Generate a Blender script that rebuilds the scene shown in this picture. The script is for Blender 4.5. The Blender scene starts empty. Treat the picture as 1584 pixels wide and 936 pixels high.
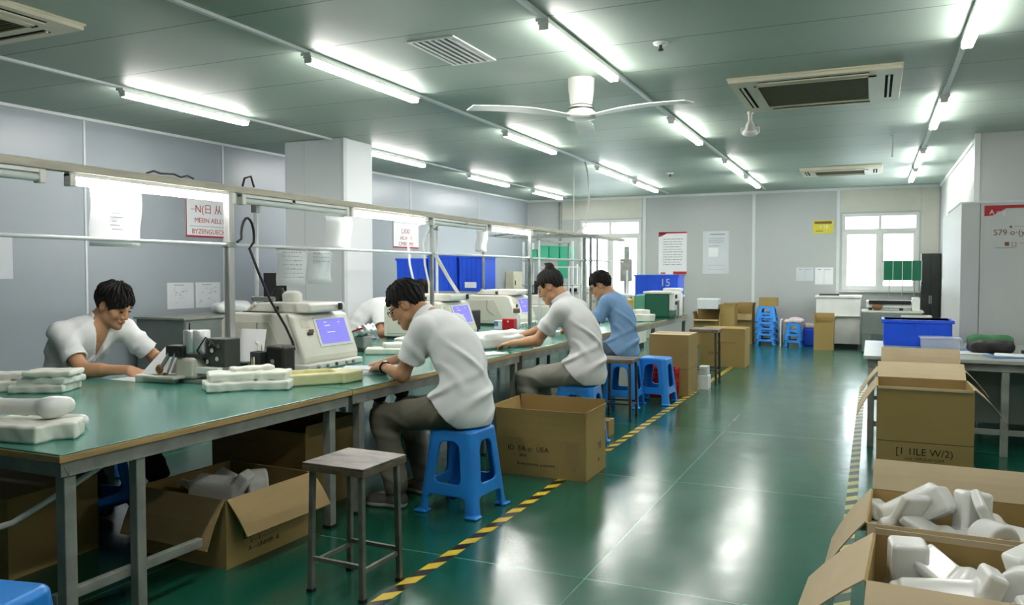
# Workshop interior: worktables with seated workers, tube lights, cartons and stools on a green floor.
TUBE = 22.0      # emission of the fluorescent tubes
SKY = 3.0       # daylight outside the windows
EXPO = 1.5
import bpy, bmesh, math, random
import numpy as np
from mathutils import Vector, Matrix
random.seed(7)
PI = math.pi
SC = bpy.context.scene
COL = SC.collection

# ---------------------------------------------------------------- objects
def link(o, parent=None):
    COL.objects.link(o)
    if parent is not None:
        o.parent = parent
    return o

def tag(o, label=None, cat=None, group=None, kind=None):
    if label: o['label'] = label
    if cat: o['category'] = cat
    if group: o['group'] = group
    if kind: o['kind'] = kind
    return o

def thing(name, label, cat, loc=(0, 0, 0), rotz=0.0, group=None):
    o = bpy.data.objects.new(name, None)
    o.empty_display_size = .1
    o.location = loc
    o.rotation_euler = (0, 0, math.radians(rotz))
    link(o)
    return tag(o, label, cat, group)

def copy_tree(root, loc=None, rotz=None, label=None, group=None):
    r = root.copy(); COL.objects.link(r)
    if loc is not None: r.location = loc
    if rotz is not None: r.rotation_euler = (0, 0, math.radians(rotz))
    if label: r['label'] = label
    if group: r['group'] = group
    for ch in list(root.children):
        c = ch.copy(); COL.objects.link(c); c.parent = r
        for g in list(ch.children):
            d = g.copy(); COL.objects.link(d); d.parent = c
    return r

class MB:
    """collects shapes and links them as one mesh object"""
    def __init__(self):
        self.v = []; self.f = []; self.s = []
    def add(self, vs, fs, smooth=False):
        n = len(self.v)
        self.v += [tuple(p) for p in vs]
        self.f += [tuple(i + n for i in f) for f in fs]
        self.s += [smooth] * len(fs)
        return self
    def box(self, x0, x1, y0, y1, z0, z1):
        return self.add([(x0, y0, z0), (x1, y0, z0), (x1, y1, z0), (x0, y1, z0),
                         (x0, y0, z1), (x1, y0, z1), (x1, y1, z1), (x0, y1, z1)],
                        [(0, 3, 2, 1), (4, 5, 6, 7), (0, 1, 5, 4), (1, 2, 6, 5), (2, 3, 7, 6), (3, 0, 4, 7)])
    def hexa(self, p):
        return self.add(p, [(0, 3, 2, 1), (4, 5, 6, 7), (0, 1, 5, 4), (1, 2, 6, 5), (2, 3, 7, 6), (3, 0, 4, 7)])
    def bar(self, p, q, w, h, up=(0, 0, 1)):
        p = Vector(p); q = Vector(q); d = (q - p).normalized(); up = Vector(up)
        if abs(d.dot(up)) > .98: up = Vector((0, 1, 0))
        s = d.cross(up).normalized(); u = s.cross(d).normalized()
        c = []
        for e in (p, q):
            c += [e - s * w / 2 - u * h / 2, e + s * w / 2 - u * h / 2, e + s * w / 2 + u * h / 2, e - s * w / 2 + u * h / 2]
        return self.add(c, [(0, 1, 2, 3), (4, 7, 6, 5), (0, 4, 5, 1), (1, 5, 6, 2), (2, 6, 7, 3), (3, 7, 4, 0)])
    def tube(self, pts, r, seg=10, caps=True):
        pts = [Vector(p) for p in pts]; n = len(pts)
        rs = r if isinstance(r, (list, tuple)) else [r] * n
        vs = []; prev = None
        for i, p in enumerate(pts):
            if i == 0: d = pts[1] - p
            elif i == n - 1: d = p - pts[i - 1]
            else: d = (pts[i + 1] - pts[i - 1])
            d.normalize()
            if prev is None:
                a = Vector((0, 0, 1)) if abs(d.z) < .9 else Vector((1, 0, 0))
                s = d.cross(a).normalized()
            else:
                s = (prev - d * prev.dot(d)).normalized()
            prev = s; u = d.cross(s)
            for k in range(seg):
                t = 2 * PI * k / seg
                vs.append(p + (s * math.cos(t) + u * math.sin(t)) * rs[i])
        fs = []
        for i in range(n - 1):
            for k in range(seg):
                a = i * seg + k; b = i * seg + (k + 1) % seg
                fs.append((a, b, b + seg, a + seg))
        self.add(vs, fs, True)
        if caps:
            self.add(vs[:seg], [tuple(range(seg - 1, -1, -1))]); self.add(vs[-seg:], [tuple(range(seg))])
        return self
    def lathe(self, prof, c=(0, 0, 0), seg=24, axis='z', smooth=True):
        vs = []; n = len(prof)
        for r, z in prof:
            for k in range(seg):
                t = 2 * PI * k / seg; x, y = r * math.cos(t), r * math.sin(t)
                q = (x, y, z) if axis == 'z' else ((z, x, y) if axis == 'x' else (y, z, x))
                vs.append((c[0] + q[0], c[1] + q[1], c[2] + q[2]))
        fs = []
        for i in range(n - 1):
            for k in range(seg):
                a = i * seg + k; b = i * seg + (k + 1) % seg
                fs.append((a, b, b + seg, a + seg))
        self.add(vs, fs, smooth)
        self.add(vs[:seg], [tuple(range(seg - 1, -1, -1))]); self.add(vs[-seg:], [tuple(range(seg))])
        return self
    def prism(self, poly, axis, a, b):
        """poly: 2D outline; axis x: (y,z), y: (x,z), z: (x,y)"""
        def q(u, w, t): return (t, u, w) if axis == 'x' else ((u, t, w) if axis == 'y' else (u, w, t))
        n = len(poly)
        vs = [q(u, w, a) for u, w in poly] + [q(u, w, b) for u, w in poly]
        fs = [tuple(range(n - 1, -1, -1)), tuple(range(n, 2 * n))]
        fs += [(i, (i + 1) % n, n + (i + 1) % n, n + i) for i in range(n)]
        return self.add(vs, fs)
    def build(self, name, mat, parent=None, bevel=0, seg=2, loc=None):
        me = bpy.data.meshes.new(name)
        me.from_pydata(self.v, [], self.f)
        me.polygons.foreach_set('use_smooth', self.s)
        bm = bmesh.new(); bm.from_mesh(me)
        if not any(self.s): bmesh.ops.remove_doubles(bm, verts=bm.verts, dist=1e-6)
        bmesh.ops.recalc_face_normals(bm, faces=bm.faces)
        bm.to_mesh(me); bm.free()
        me.materials.append(mat)
        o = bpy.data.objects.new(name, me)
        if bevel:
            m = o.modifiers.new('bevel', 'BEVEL'); m.width = bevel; m.segments = seg
            m.limit_method = 'ANGLE'; m.angle_limit = math.radians(40)
        if loc: o.location = loc
        return link(o, parent)

def text_mesh(txt, size, depth=.0006):
    cu = bpy.data.curves.new('txt', 'FONT'); cu.body = txt; cu.size = size; cu.extrude = depth
    cu.align_x = 'CENTER'; cu.align_y = 'CENTER'; cu.resolution_u = 3
    ob = bpy.data.objects.new('txt', cu); COL.objects.link(ob)
    dg = bpy.context.evaluated_depsgraph_get(); dg.update()
    me = bpy.data.meshes.new_from_object(ob.evaluated_get(dg))
    bpy.data.objects.remove(ob); bpy.data.curves.remove(cu)
    return me

def lettering(rows, mat, parent, M, name='lettering'):
    """rows: (text, size, x, y) laid out in the local XY plane of matrix M, one mesh"""
    v = []; f = []
    for txt, size, x, y in rows:
        me = text_mesh(txt, size); n = len(v)
        v += [tuple(M @ Vector((p.co.x + x, p.co.y + y, p.co.z))) for p in me.vertices]
        f += [tuple(i + n for i in p.vertices) for p in me.polygons]
        bpy.data.meshes.remove(me)
    me = bpy.data.meshes.new(name); me.from_pydata(v, [], f); me.materials.append(mat)
    return link(bpy.data.objects.new(name, me), parent)

def plane_matrix(o, xdir, ydir):
    x = Vector(xdir).normalized(); y = Vector(ydir).normalized(); z = x.cross(y)
    m = Matrix((x, y, z)).transposed().to_4x4(); m.translation = Vector(o)
    return m

# ---------------------------------------------------------------- signed distance modelling
class Field:
    def __init__(self, lo, hi, h):
        self.h = h; self.lo = np.array(lo, float)
        self.n = np.ceil((np.array(hi, float) - self.lo) / h).astype(int) + 1
        self.F = np.full(self.n, 1.0, np.float32)
        self.ax = [(self.lo[i] + h * np.arange(self.n[i])).astype(np.float32) for i in range(3)]
    def block(self, lo, hi):
        a = np.clip(np.floor((np.array(lo) - self.lo) / self.h).astype(int), 0, self.n)
        b = np.clip(np.ceil((np.array(hi) - self.lo) / self.h).astype(int) + 1, 0, self.n)
        sl = tuple(slice(a[i], b[i]) for i in range(3))
        return sl, (self.ax[0][sl[0]][:, None, None], self.ax[1][sl[1]][None, :, None], self.ax[2][sl[2]][None, None, :])
    def put(self, d, sl, k, sub=False):
        A = self.F[sl]
        if sub:
            d = -d
            if k > 0:
                hh = np.maximum(k - np.abs(A - d), 0) / k
                self.F[sl] = np.maximum(A, d) + hh * hh * k * .25
            else: self.F[sl] = np.maximum(A, d)
        else:
            if k > 0:
                hh = np.maximum(k - np.abs(A - d), 0) / k
                self.F[sl] = np.minimum(A, d) - hh * hh * k * .25
            else: self.F[sl] = np.minimum(A, d)
    def cone(self, a, b, r1, r2, k=.02, sub=False):
        a = np.array(a, float); b = np.array(b, float); R = max(r1, r2) + k + .03
        sl, (x, y, z) = self.block(np.minimum(a, b) - R, np.maximum(a, b) + R)
        if min(self.F[sl].shape) == 0: return
        ba = b - a; L = float(ba @ ba) + 1e-12
        t = np.clip(((x - a[0]) * ba[0] + (y - a[1]) * ba[1] + (z - a[2]) * ba[2]) / L, 0, 1)
        d = np.sqrt((x - a[0] - t * ba[0]) ** 2 + (y - a[1] - t * ba[1]) ** 2 + (z - a[2] - t * ba[2]) ** 2) - (r1 + (r2 - r1) * t)
        self.put(d.astype(np.float32), sl, k, sub)
    def ell(self, c, B, r, k=.02, sub=False):
        """B: 3 unit axes (rows), r: radii along them"""
        c = np.array(c, float); B = np.array(B, float); r = np.array(r, float); R = r.max() + k + .03
        sl, (x, y, z) = self.block(c - R, c + R)
        if min(self.F[sl].shape) == 0: return
        q = [((x - c[0]) * B[i][0] + (y - c[1]) * B[i][1] + (z - c[2]) * B[i][2]) for i in range(3)]
        k0 = np.sqrt(sum((q[i] / r[i]) ** 2 for i in range(3)))
        k1 = np.sqrt(sum((q[i] / r[i] ** 2) ** 2 for i in range(3))) + 1e-9
        self.put((k0 * (k0 - 1) / k1).astype(np.float32), sl, k, sub)
    def rbox(self, c, B, hs, rad, k=.0, sub=False):
        c = np.array(c, float); B = np.array(B, float); R = float(np.linalg.norm(hs)) + k + .02
        sl, (x, y, z) = self.block(c - R, c + R)
        if min(self.F[sl].shape) == 0: return
        q = [np.abs((x - c[0]) * B[i][0] + (y - c[1]) * B[i][1] + (z - c[2]) * B[i][2]) - (hs[i] - rad) for i in range(3)]
        out = np.sqrt(sum(np.maximum(v, 0) ** 2 for v in q)) + np.minimum(np.maximum(np.maximum(q[0], q[1]), q[2]), 0) - rad
        self.put(out.astype(np.float32), sl, k, sub)
    def fn(self, f, lo=None, hi=None, mode='max', k=0):
        """combine with an arbitrary function of x,y,z"""
        if lo is None: sl, (x, y, z) = self.block(self.lo, self.lo + self.h * self.n)
        else: sl, (x, y, z) = self.block(lo, hi)
        if min(self.F[sl].shape) == 0: return
        d = f(x, y, z)
        if mode == 'max': self.F[sl] = np.maximum(self.F[sl], d)
        elif mode == 'add': self.F[sl] = self.F[sl] + d
        elif mode == 'min': self.put(np.broadcast_to(d, self.F[sl].shape).astype(np.float32), sl, k)
    def mesh(self):
        F = self.F; h = self.h
        # closed at the border of the grid
        F[0] = F[-1] = 1; F[:, 0] = F[:, -1] = 1; F[:, :, 0] = F[:, :, -1] = 1
        s = F < 0
        cnt = np.zeros(tuple(np.array(F.shape) - 1), np.uint8)
        offs = [(i, j, k) for i in (0, 1) for j in (0, 1) for k in (0, 1)]
        def sub(A, o): return A[o[0]:A.shape[0] - 1 + o[0], o[1]:A.shape[1] - 1 + o[1], o[2]:A.shape[2] - 1 + o[2]]
        for o in offs: cnt += sub(s, o)
        act = (cnt > 0) & (cnt < 8)
        idx = np.argwhere(act)
        if len(idx) == 0: return [], [], []
        num = np.full(act.shape, -1, np.int32); num[act] = np.arange(len(idx))
        val = {o: F[idx[:, 0] + o[0], idx[:, 1] + o[1], idx[:, 2] + o[2]] for o in offs}
        P = np.zeros((len(idx), 3)); W = np.zeros(len(idx))
        for a in offs:
            for ax in range(3):
                if a[ax] == 0:
                    b = list(a); b[ax] = 1; b = tuple(b)
                    va, vb = val[a], val[b]; m = (va < 0) != (vb < 0)
                    t = np.where(m, va / np.where(m, va - vb, 1), 0)
                    q = np.array(a, float)[None, :].repeat(len(idx), 0); q[:, ax] = t
                    P[m] += q[m]; W[m] += 1
        V = (P / W[:, None] + idx) * h + self.lo
        G = np.zeros((len(idx), 3))
        for ax in range(3):
            for a in offs:
                G[:, ax] += val[a] * (1 if a[ax] else -1)
        G /= np.linalg.norm(G, axis=1)[:, None] + 1e-9
        quads = []
        for ax in range(3):
            u, w = [(1, 2), (2, 0), (0, 1)][ax]
            A = np.take(s, range(0, F.shape[ax] - 1), ax); B = np.take(s, range(1, F.shape[ax]), ax)
            e = np.argwhere(A != B)
            e = e[(e[:, u] > 0) & (e[:, w] > 0) & (e[:, u] < F.shape[u] - 1) & (e[:, w] < F.shape[w] - 1)]
            ins = s[e[:, 0], e[:, 1], e[:, 2]]
            def g(du, dw):
                c = e.copy(); c[:, u] -= du; c[:, w] -= dw
                return num[c[:, 0], c[:, 1], c[:, 2]]
            q = np.stack([g(1, 1), g(0, 1), g(0, 0), g(1, 0)], 1)
            q[~ins] = q[~ins][:, ::-1]
            quads.append(q)
        return V, np.concatenate(quads), G

def mesh_obj(name, V, Q, N, mat, parent=None, loc=None):
    me = bpy.data.meshes.new(name)
    V = np.asarray(V, np.float32); Q = np.asarray(Q, np.int32)
    me.vertices.add(len(V)); me.vertices.foreach_set('co', V.ravel())
    me.loops.add(Q.size); me.loops.foreach_set('vertex_index', Q.ravel())
    me.polygons.add(len(Q)); me.polygons.foreach_set('loop_start', np.arange(0, Q.size, 4, dtype=np.int32))
    me.polygons.foreach_set('use_smooth', np.ones(len(Q), bool))
    me.update(calc_edges=True); me.validate()
    if N is not None: me.normals_split_custom_set_from_vertices([tuple(n) for n in N])
    me.materials.append(mat)
    o = bpy.data.objects.new(name, me)
    if loc is not None: o.location = loc
    return link(o, parent)

def sub_mesh(V, Q, N, keep):
    Q = Q[keep]; used = np.unique(Q); mp = np.full(len(V), -1, np.int32); mp[used] = np.arange(len(used))
    return V[used], mp[Q], N[used]
I3 = np.eye(3)
# ---------------------------------------------------------------- materials
def lin(c):
    return tuple(((v / 255) / 12.92 if v / 255 <= .04045 else ((v / 255 + .055) / 1.055) ** 2.4) for v in c) + (1,)

def mat(name, rgb, rough=.5, metal=0.0, vary=.12, scale=6, bump=0.0, bscale=40, spec=.5, stretch=None, emit=None, estr=0, trans=0, sss=0, coat=0):
    m = bpy.data.materials.new(name); m.use_nodes = True
    nt = m.node_tree; b = nt.nodes['Principled BSDF']
    b.inputs['Roughness'].default_value = rough; b.inputs['Metallic'].default_value = metal
    b.inputs['Specular IOR Level'].default_value = spec
    c = lin(rgb)
    b.inputs['Base Color'].default_value = c
    tc = nt.nodes.new('ShaderNodeTexCoord'); mp = nt.nodes.new('ShaderNodeMapping')
    nt.links.new(tc.outputs['Object'], mp.inputs['Vector'])
    if stretch: mp.inputs['Scale'].default_value = stretch
    if vary:
        n = nt.nodes.new('ShaderNodeTexNoise'); n.inputs['Scale'].default_value = scale; n.inputs['Detail'].default_value = 5
        nt.links.new(mp.outputs[0], n.inputs['Vector'])
        r = nt.nodes.new('ShaderNodeValToRGB')
        r.color_ramp.elements[0].position = .3; r.color_ramp.elements[1].position = .7
        r.color_ramp.elements[0].color = tuple(x * (1 - vary) for x in c[:3]) + (1,)
        r.color_ramp.elements[1].color = tuple(min(1, x * (1 + vary)) for x in c[:3]) + (1,)
        nt.links.new(n.outputs['Fac'], r.inputs['Fac']); nt.links.new(r.outputs[0], b.inputs['Base Color'])
    if bump:
        n2 = nt.nodes.new('ShaderNodeTexNoise'); n2.inputs['Scale'].default_value = bscale; n2.inputs['Detail'].default_value = 3
        nt.links.new(mp.outputs[0], n2.inputs['Vector'])
        bp = nt.nodes.new('ShaderNodeBump'); bp.inputs['Strength'].default_value = bump; bp.inputs['Distance'].default_value = .01
        nt.links.new(n2.outputs['Fac'], bp.inputs['Height']); nt.links.new(bp.outputs[0], b.inputs['Normal'])
    if emit:
        b.inputs['Emission Color'].default_value = lin(emit); b.inputs['Emission Strength'].default_value = estr
    if trans: b.inputs['Transmission Weight'].default_value = trans
    if sss:
        b.inputs['Subsurface Weight'].default_value = sss; b.inputs['Subsurface Radius'].default_value = (.03, .03, .025); b.inputs['Subsurface Scale'].default_value = 1
    if coat: b.inputs['Coat Weight'].default_value = coat; b.inputs['Coat Roughness'].default_value = .1
    return m

def sheer(name, rgb, alpha, rough=.2):
    """thin clear or tinted plastic and glass: see-through mixed with a glossy coat"""
    m = bpy.data.materials.new(name); m.use_nodes = True; nt = m.node_tree
    b = nt.nodes['Principled BSDF']; b.inputs['Base Color'].default_value = lin(rgb); b.inputs['Roughness'].default_value = rough
    t = nt.nodes.new('ShaderNodeBsdfTransparent'); t.inputs[0].default_value = lin(rgb)
    mx = nt.nodes.new('ShaderNodeMixShader'); mx.inputs[0].default_value = alpha
    nt.links.new(t.outputs[0], mx.inputs[1]); nt.links.new(b.outputs[0], mx.inputs[2])
    nt.links.new(mx.outputs[0], nt.nodes['Material Output'].inputs['Surface'])
    return m

MT = {}
def setup_mats():
    g = MT
    g['wall'] = mat('painted_wall_panel', (152, 161, 168), .3, vary=.03, scale=.7, bump=.03, bscale=1.3, stretch=(1, 1, .25))
    g['wallb'] = mat('painted_back_panel', (180, 185, 184), .4, vary=.03, scale=.7)
    g['pillar'] = mat('pale_pillar_panel', (234, 238, 240), .35, vary=.03, scale=.7)
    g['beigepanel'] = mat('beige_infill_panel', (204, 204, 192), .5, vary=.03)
    g['matteblack'] = mat('matte_black', (14, 14, 13), .9, vary=0, spec=.1)
    g['trim'] = mat('white_joint_strip', (214, 220, 220), .4, vary=.04)
    g['white_enamel'] = mat('white_enamel', (226, 228, 224), .35, vary=.05)
    g['pvc_white'] = mat('white_plastic', (222, 222, 214), .4, vary=.05)
    g['machine'] = mat('cream_machine_paint', (222, 220, 208), .4, vary=.05, scale=3)
    g['machine2'] = mat('beige_machine_side', (206, 203, 189), .45, vary=.05, scale=3)
    g['steel'] = mat('brushed_steel', (190, 192, 188), .35, .55, vary=.12, scale=4, stretch=(30, 30, 2))
    g['zinc'] = mat('galvanised_steel', (150, 156, 152), .45, .6, vary=.2, scale=8)
    g['legpaint'] = mat('grey_painted_steel', (142, 146, 138), .5, .2, vary=.22, scale=9, bump=.1)
    g['stoolsteel'] = mat('worn_grey_steel_tube', (112, 114, 104), .5, .3, vary=.3, scale=12, bump=.1)
    g['darksteel'] = mat('worn_dark_steel', (70, 66, 58), .5, .6, vary=.35, scale=14)
    g['black'] = mat('black_plastic', (22, 23, 22), .4, vary=.15)
    g['rubber'] = mat('black_rubber', (18, 18, 18), .6, vary=.1)
    g['darkgrey'] = mat('dark_grey_metal', (64, 68, 66), .5, .3, vary=.2)
    g['wood'] = mat('plywood_edge', (168, 142, 92), .55, vary=.2, scale=20, stretch=(1, .2, 3))
    g['beamwood'] = mat('painted_wood_beam', (176, 172, 156), .6, vary=.15, scale=10, stretch=(3, .4, 3), bump=.15)
    g['stooltop'] = mat('scuffed_plywood_seat', (112, 102, 95), .42, vary=.8, scale=7, stretch=(.7, 1.6, 1), bump=.3)
    g['stoolrim'] = mat('dirty_wood_rim', (98, 84, 62), .6, vary=.3, scale=20)
    g['mat'] = mat('green_table_mat', (74, 136, 122), .2, vary=.1, scale=2.5, spec=.9)
    g['blue'] = mat('blue_stool_plastic', (36, 134, 222), .3, vary=.05, scale=5, bump=.05)
    g['bin'] = mat('royal_blue_bin', (30, 88, 228), .35, vary=.06)
    g['card'] = mat('brown_cardboard', (158, 134, 84), .8, vary=.04, scale=3, bump=.05, bscale=60, spec=.2)
    g['cardin'] = mat('cardboard_inside', (160, 138, 98), .85, vary=.06, scale=4, spec=.2)
    g['cardpale'] = mat('pale_cardboard', (184, 168, 138), .85, vary=.05, scale=4, spec=.2)
    g['ink'] = mat('printed_black_ink', (34, 30, 22), .8, vary=0)
    g['tape'] = sheer('clear_packing_tape', (246, 236, 208), .12, .25)
    g['foam'] = mat('white_foam', (228, 230, 220), .6, vary=.04, scale=15, sss=.25)
    g['foamg'] = mat('milky_white_plastic', (230, 232, 228), .2, vary=.03, sss=.35)
    g['foamy'] = mat('pale_yellow_foam', (226, 222, 172), .7, vary=.05, scale=15, sss=.2)
    g['paper'] = mat('white_paper', (236, 238, 240), .8, vary=.02)
    g['papergrey'] = mat('greyish_paper', (206, 212, 216), .8, vary=.03)
    g['pencil'] = mat('grey_print', (150, 154, 160), .8, vary=0)
    g['red'] = mat('red_print', (170, 32, 34), .6, vary=.05)
    g['redp'] = mat('red_plastic', (190, 22, 34), .35, vary=.05)
    g['brownp'] = mat('brown_print', (112, 82, 46), .7, vary=.1)
    g['yellow'] = mat('yellow_sign', (216, 204, 60), .6, vary=.06)
    g['yellowbox'] = mat('yellow_plastic', (196, 164, 22), .4, vary=.1)
    g['greenmach'] = mat('dark_green_paint', (14, 92, 70), .35, vary=.06)
    g['greenlight'] = mat('mid_green_paint', (92, 160, 136), .4, vary=.06)
    g['greenbin'] = sheer('translucent_green_plastic', (90, 205, 165), .75)
    g['greensheet'] = sheer('dark_green_sheet', (28, 104, 76), .85)
    g['clear'] = sheer('clear_plastic', (246, 249, 250), .35)
    g['glass'] = sheer('window_glass', (246, 250, 250), .06, .03)
    g['upvc'] = mat('white_window_frame', (222, 224, 220), .4, vary=.03)
    g['cabdark'] = mat('dark_cabinet', (30, 34, 28), .35, vary=.15)
    g['cabgrey'] = mat('grey_steel_cabinet', (120, 128, 124), .4, .2, vary=.12, scale=3)
    g['benchtop'] = mat('pale_bench_top', (158, 164, 158), .35, vary=.08, scale=3)
    g['screen'] = mat('violet_screen', (110, 108, 190), .2, vary=.0, emit=(112, 108, 196), estr=.34)
    g['screenline'] = mat('pale_screen_text', (190, 186, 230), .3, vary=0, emit=(180, 176, 225), estr=.36)
    g['aluminium'] = mat('bright_aluminium', (222, 224, 226), .36, .8, vary=.05)
    g['chrome'] = mat('chrome', (206, 206, 200), .12, 1.0, vary=.05)
    g['ac'] = mat('aged_cream_plastic', (206, 202, 178), .45, vary=.05, scale=4)
    g['acgrille'] = mat('dusty_olive_grille', (92, 90, 62), .7, vary=.15, scale=30)
    g['fan'] = mat('fan_white', (226, 228, 222), .35, vary=.03)
    g['tube'] = mat('lit_fluorescent_tube', (255, 255, 255), .4, vary=0, emit=(255, 251, 247), estr=TUBE)
    g['tubeoff'] = mat('unlit_fluorescent_tube', (204, 212, 208), .25, vary=.03)
    g['skin'] = mat('skin', (188, 142, 108), .5, vary=.07, scale=9, sss=.12, spec=.35)
    g['hair'] = mat('black_hair', (17, 14, 12), .55, vary=.35, scale=60, bump=.4, bscale=160, spec=.25)
    g['shirtw'] = mat('white_cotton_shirt', (238, 240, 241), .85, vary=.02, bump=.12, bscale=300, spec=.15)
    g['shirtg'] = mat('pale_grey_polo', (208, 210, 210), .85, vary=.03, bump=.12, bscale=300, spec=.15)
    g['shirtb'] = mat('heather_blue_tshirt', (124, 158, 196), .9, vary=.06, scale=60, bump=.12, bscale=300, spec=.1)
    g['trousers'] = mat('olive_grey_trousers', (112, 110, 96), .85, vary=.1, scale=8, bump=.12, bscale=220, spec=.15)
    g['trousersl'] = mat('light_grey_trousers', (142, 142, 132), .85, vary=.08, scale=8, bump=.12, bscale=220, spec=.15)
    g['jeans'] = mat('grey_blue_jeans', (92, 106, 120), .85, vary=.12, scale=10, bump=.12, bscale=220, spec=.15)
    g['jeansd'] = mat('dark_jeans', (52, 56, 58), .85, vary=.15, scale=10, spec=.15)
    g['shoe'] = mat('grey_sneaker', (74, 75, 72), .6, vary=.2, scale=30)
    g['shoed'] = mat('dark_shoe', (48, 46, 44), .6, vary=.2, scale=30)
    g['sole'] = mat('white_rubber_sole', (206, 204, 192), .6, vary=.1)
    g['eye'] = mat('dark_eye', (26, 20, 18), .25, vary=0)
    g['lip'] = mat('lip_skin', (158, 106, 88), .5, vary=.05)
    g['cloth'] = mat('pink_white_cloth', (214, 196, 200), .9, vary=.08)
    g['plasticbag'] = mat('white_wrapping', (222, 226, 226), .4, vary=.05, sss=.1)
    g['bluepaper'] = mat('blue_folder', (90, 130, 180), .5, vary=.15)
    g['greencloth'] = mat('green_cloth', (70, 128, 86), .8, vary=.12)
    # floor
    m = bpy.data.materials.new('green_epoxy_floor'); m.use_nodes = True; nt = m.node_tree; b = nt.nodes['Principled BSDF']
    tc = nt.nodes.new('ShaderNodeTexCoord'); L = nt.links.new
    n = nt.nodes.new('ShaderNodeTexNoise'); n.inputs['Scale'].default_value = 1.1; n.inputs['Detail'].default_value = 6; L(tc.outputs['Object'], n.inputs['Vector'])
    r = nt.nodes.new('ShaderNodeValToRGB'); r.color_ramp.elements[0].position = .3; r.color_ramp.elements[1].position = .72
    r.color_ramp.elements[0].color = lin((18, 80, 63)); r.color_ramp.elements[1].color = lin((25, 92, 74))
    L(n.outputs['Fac'], r.inputs['Fac'])
    # hairline joints of the sheets
    br = nt.nodes.new('ShaderNodeTexBrick'); br.offset = .0
    br.inputs['Color1'].default_value = (0, 0, 0, 1); br.inputs['Color2'].default_value = (0, 0, 0, 1); br.inputs['Mortar'].default_value = (1, 1, 1, 1)
    br.inputs['Scale'].default_value = 1; br.inputs['Brick Width'].default_value = 1.9; br.inputs['Row Height'].default_value = 1.9; br.inputs['Mortar Size'].default_value = .004
    mp = nt.nodes.new('ShaderNodeMapping'); mp.inputs['Location'].default_value = (1.2, .3, 0); L(tc.outputs['Object'], mp.inputs[0]); L(mp.outputs[0], br.inputs['Vector'])
    mx = nt.nodes.new('ShaderNodeMixRGB'); mx.inputs[2].default_value = lin((92, 140, 122)); L(br.outputs['Color'], mx.inputs[0]); L(r.outputs[0], mx.inputs[1])
    L(mx.outputs[0], b.inputs['Base Color'])
    n2 = nt.nodes.new('ShaderNodeTexNoise'); n2.inputs['Scale'].default_value = 2.2; n2.inputs['Detail'].default_value = 8; n2.inputs['Roughness'].default_value = .65; L(tc.outputs['Object'], n2.inputs['Vector'])
    mr = nt.nodes.new('ShaderNodeMapRange'); mr.inputs[3].default_value = .10; mr.inputs[4].default_value = .30; L(n2.outputs['Fac'], mr.inputs[0]); L(mr.outputs[0], b.inputs['Roughness'])
    n3 = nt.nodes.new('ShaderNodeTexNoise'); n3.inputs['Scale'].default_value = 5; n3.inputs['Detail'].default_value = 2; L(tc.outputs['Object'], n3.inputs['Vector'])
    bp = nt.nodes.new('ShaderNodeBump'); bp.inputs['Strength'].default_value = .07; bp.inputs['Distance'].default_value = .02; L(n3.outputs['Fac'], bp.inputs['Height']); L(bp.outputs[0], b.inputs['Normal'])
    b.inputs['Specular IOR Level'].default_value = .7
    g['floor'] = m
    g['booth'] = mat('white_booth_panel', (200, 204, 202), .4, vary=.03, scale=1)
    # ceiling panels: joints every 0.72 m across, wide joints along
    m = bpy.data.materials.new('ceiling_panels'); m.use_nodes = True; nt = m.node_tree; b = nt.nodes['Principled BSDF']; L = nt.links.new
    tc = nt.nodes.new('ShaderNodeTexCoord'); mp = nt.nodes.new('ShaderNodeMapping'); mp.inputs['Location'].default_value = (30.0, -4.95, 0); L(tc.outputs['Object'], mp.inputs[0])
    br = nt.nodes.new('ShaderNodeTexBrick'); br.offset = 0
    br.inputs['Color1'].default_value = lin((156, 172, 161)); br.inputs['Color2'].default_value = lin((150, 167, 155)); br.inputs['Mortar'].default_value = lin((84, 94, 90))
    br.inputs['Scale'].default_value = 1; br.inputs['Brick Width'].default_value = 60; br.inputs['Row Height'].default_value = .83; br.inputs['Mortar Size'].default_value = .006
    L(mp.outputs[0], br.inputs['Vector']); L(br.outputs['Color'], b.inputs['Base Color'])
    n3 = nt.nodes.new('ShaderNodeTexNoise'); n3.inputs['Scale'].default_value = 1.2; n3.inputs['Detail'].default_value = 2; L(tc.outputs['Object'], n3.inputs['Vector'])
    bp = nt.nodes.new('ShaderNodeBump'); bp.inputs['Strength'].default_value = .25; bp.inputs['Distance'].default_value = .03; L(n3.outputs['Fac'], bp.inputs['Height']); L(bp.outputs[0], b.inputs['Normal'])
    b.inputs['Roughness'].default_value = .5; b.inputs['Specular IOR Level'].default_value = .4
    g['ceiling'] = m
    # hazard tape
    m = bpy.data.materials.new('hazard_tape'); m.use_nodes = True; nt = m.node_tree; b = nt.nodes['Principled BSDF']; L = nt.links.new
    tc = nt.nodes.new('ShaderNodeTexCoord'); sp = nt.nodes.new('ShaderNodeSeparateXYZ'); L(tc.outputs['Object'], sp.inputs[0])
    a = nt.nodes.new('ShaderNodeMath'); a.operation = 'MULTIPLY_ADD'; a.inputs[1].default_value = -1.0; L(sp.outputs['X'], a.inputs[0]); L(sp.outputs['Y'], a.inputs[2])
    d = nt.nodes.new('ShaderNodeMath'); d.operation = 'DIVIDE'; d.inputs[1].default_value = .2; L(a.outputs[0], d.inputs[0])
    fr = nt.nodes.new('ShaderNodeMath'); fr.operation = 'FRACT'; L(d.outputs[0], fr.inputs[0])
    gt = nt.nodes.new('ShaderNodeMath'); gt.operation = 'GREATER_THAN'; gt.inputs[1].default_value = .5; L(fr.outputs[0], gt.inputs[0])
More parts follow.
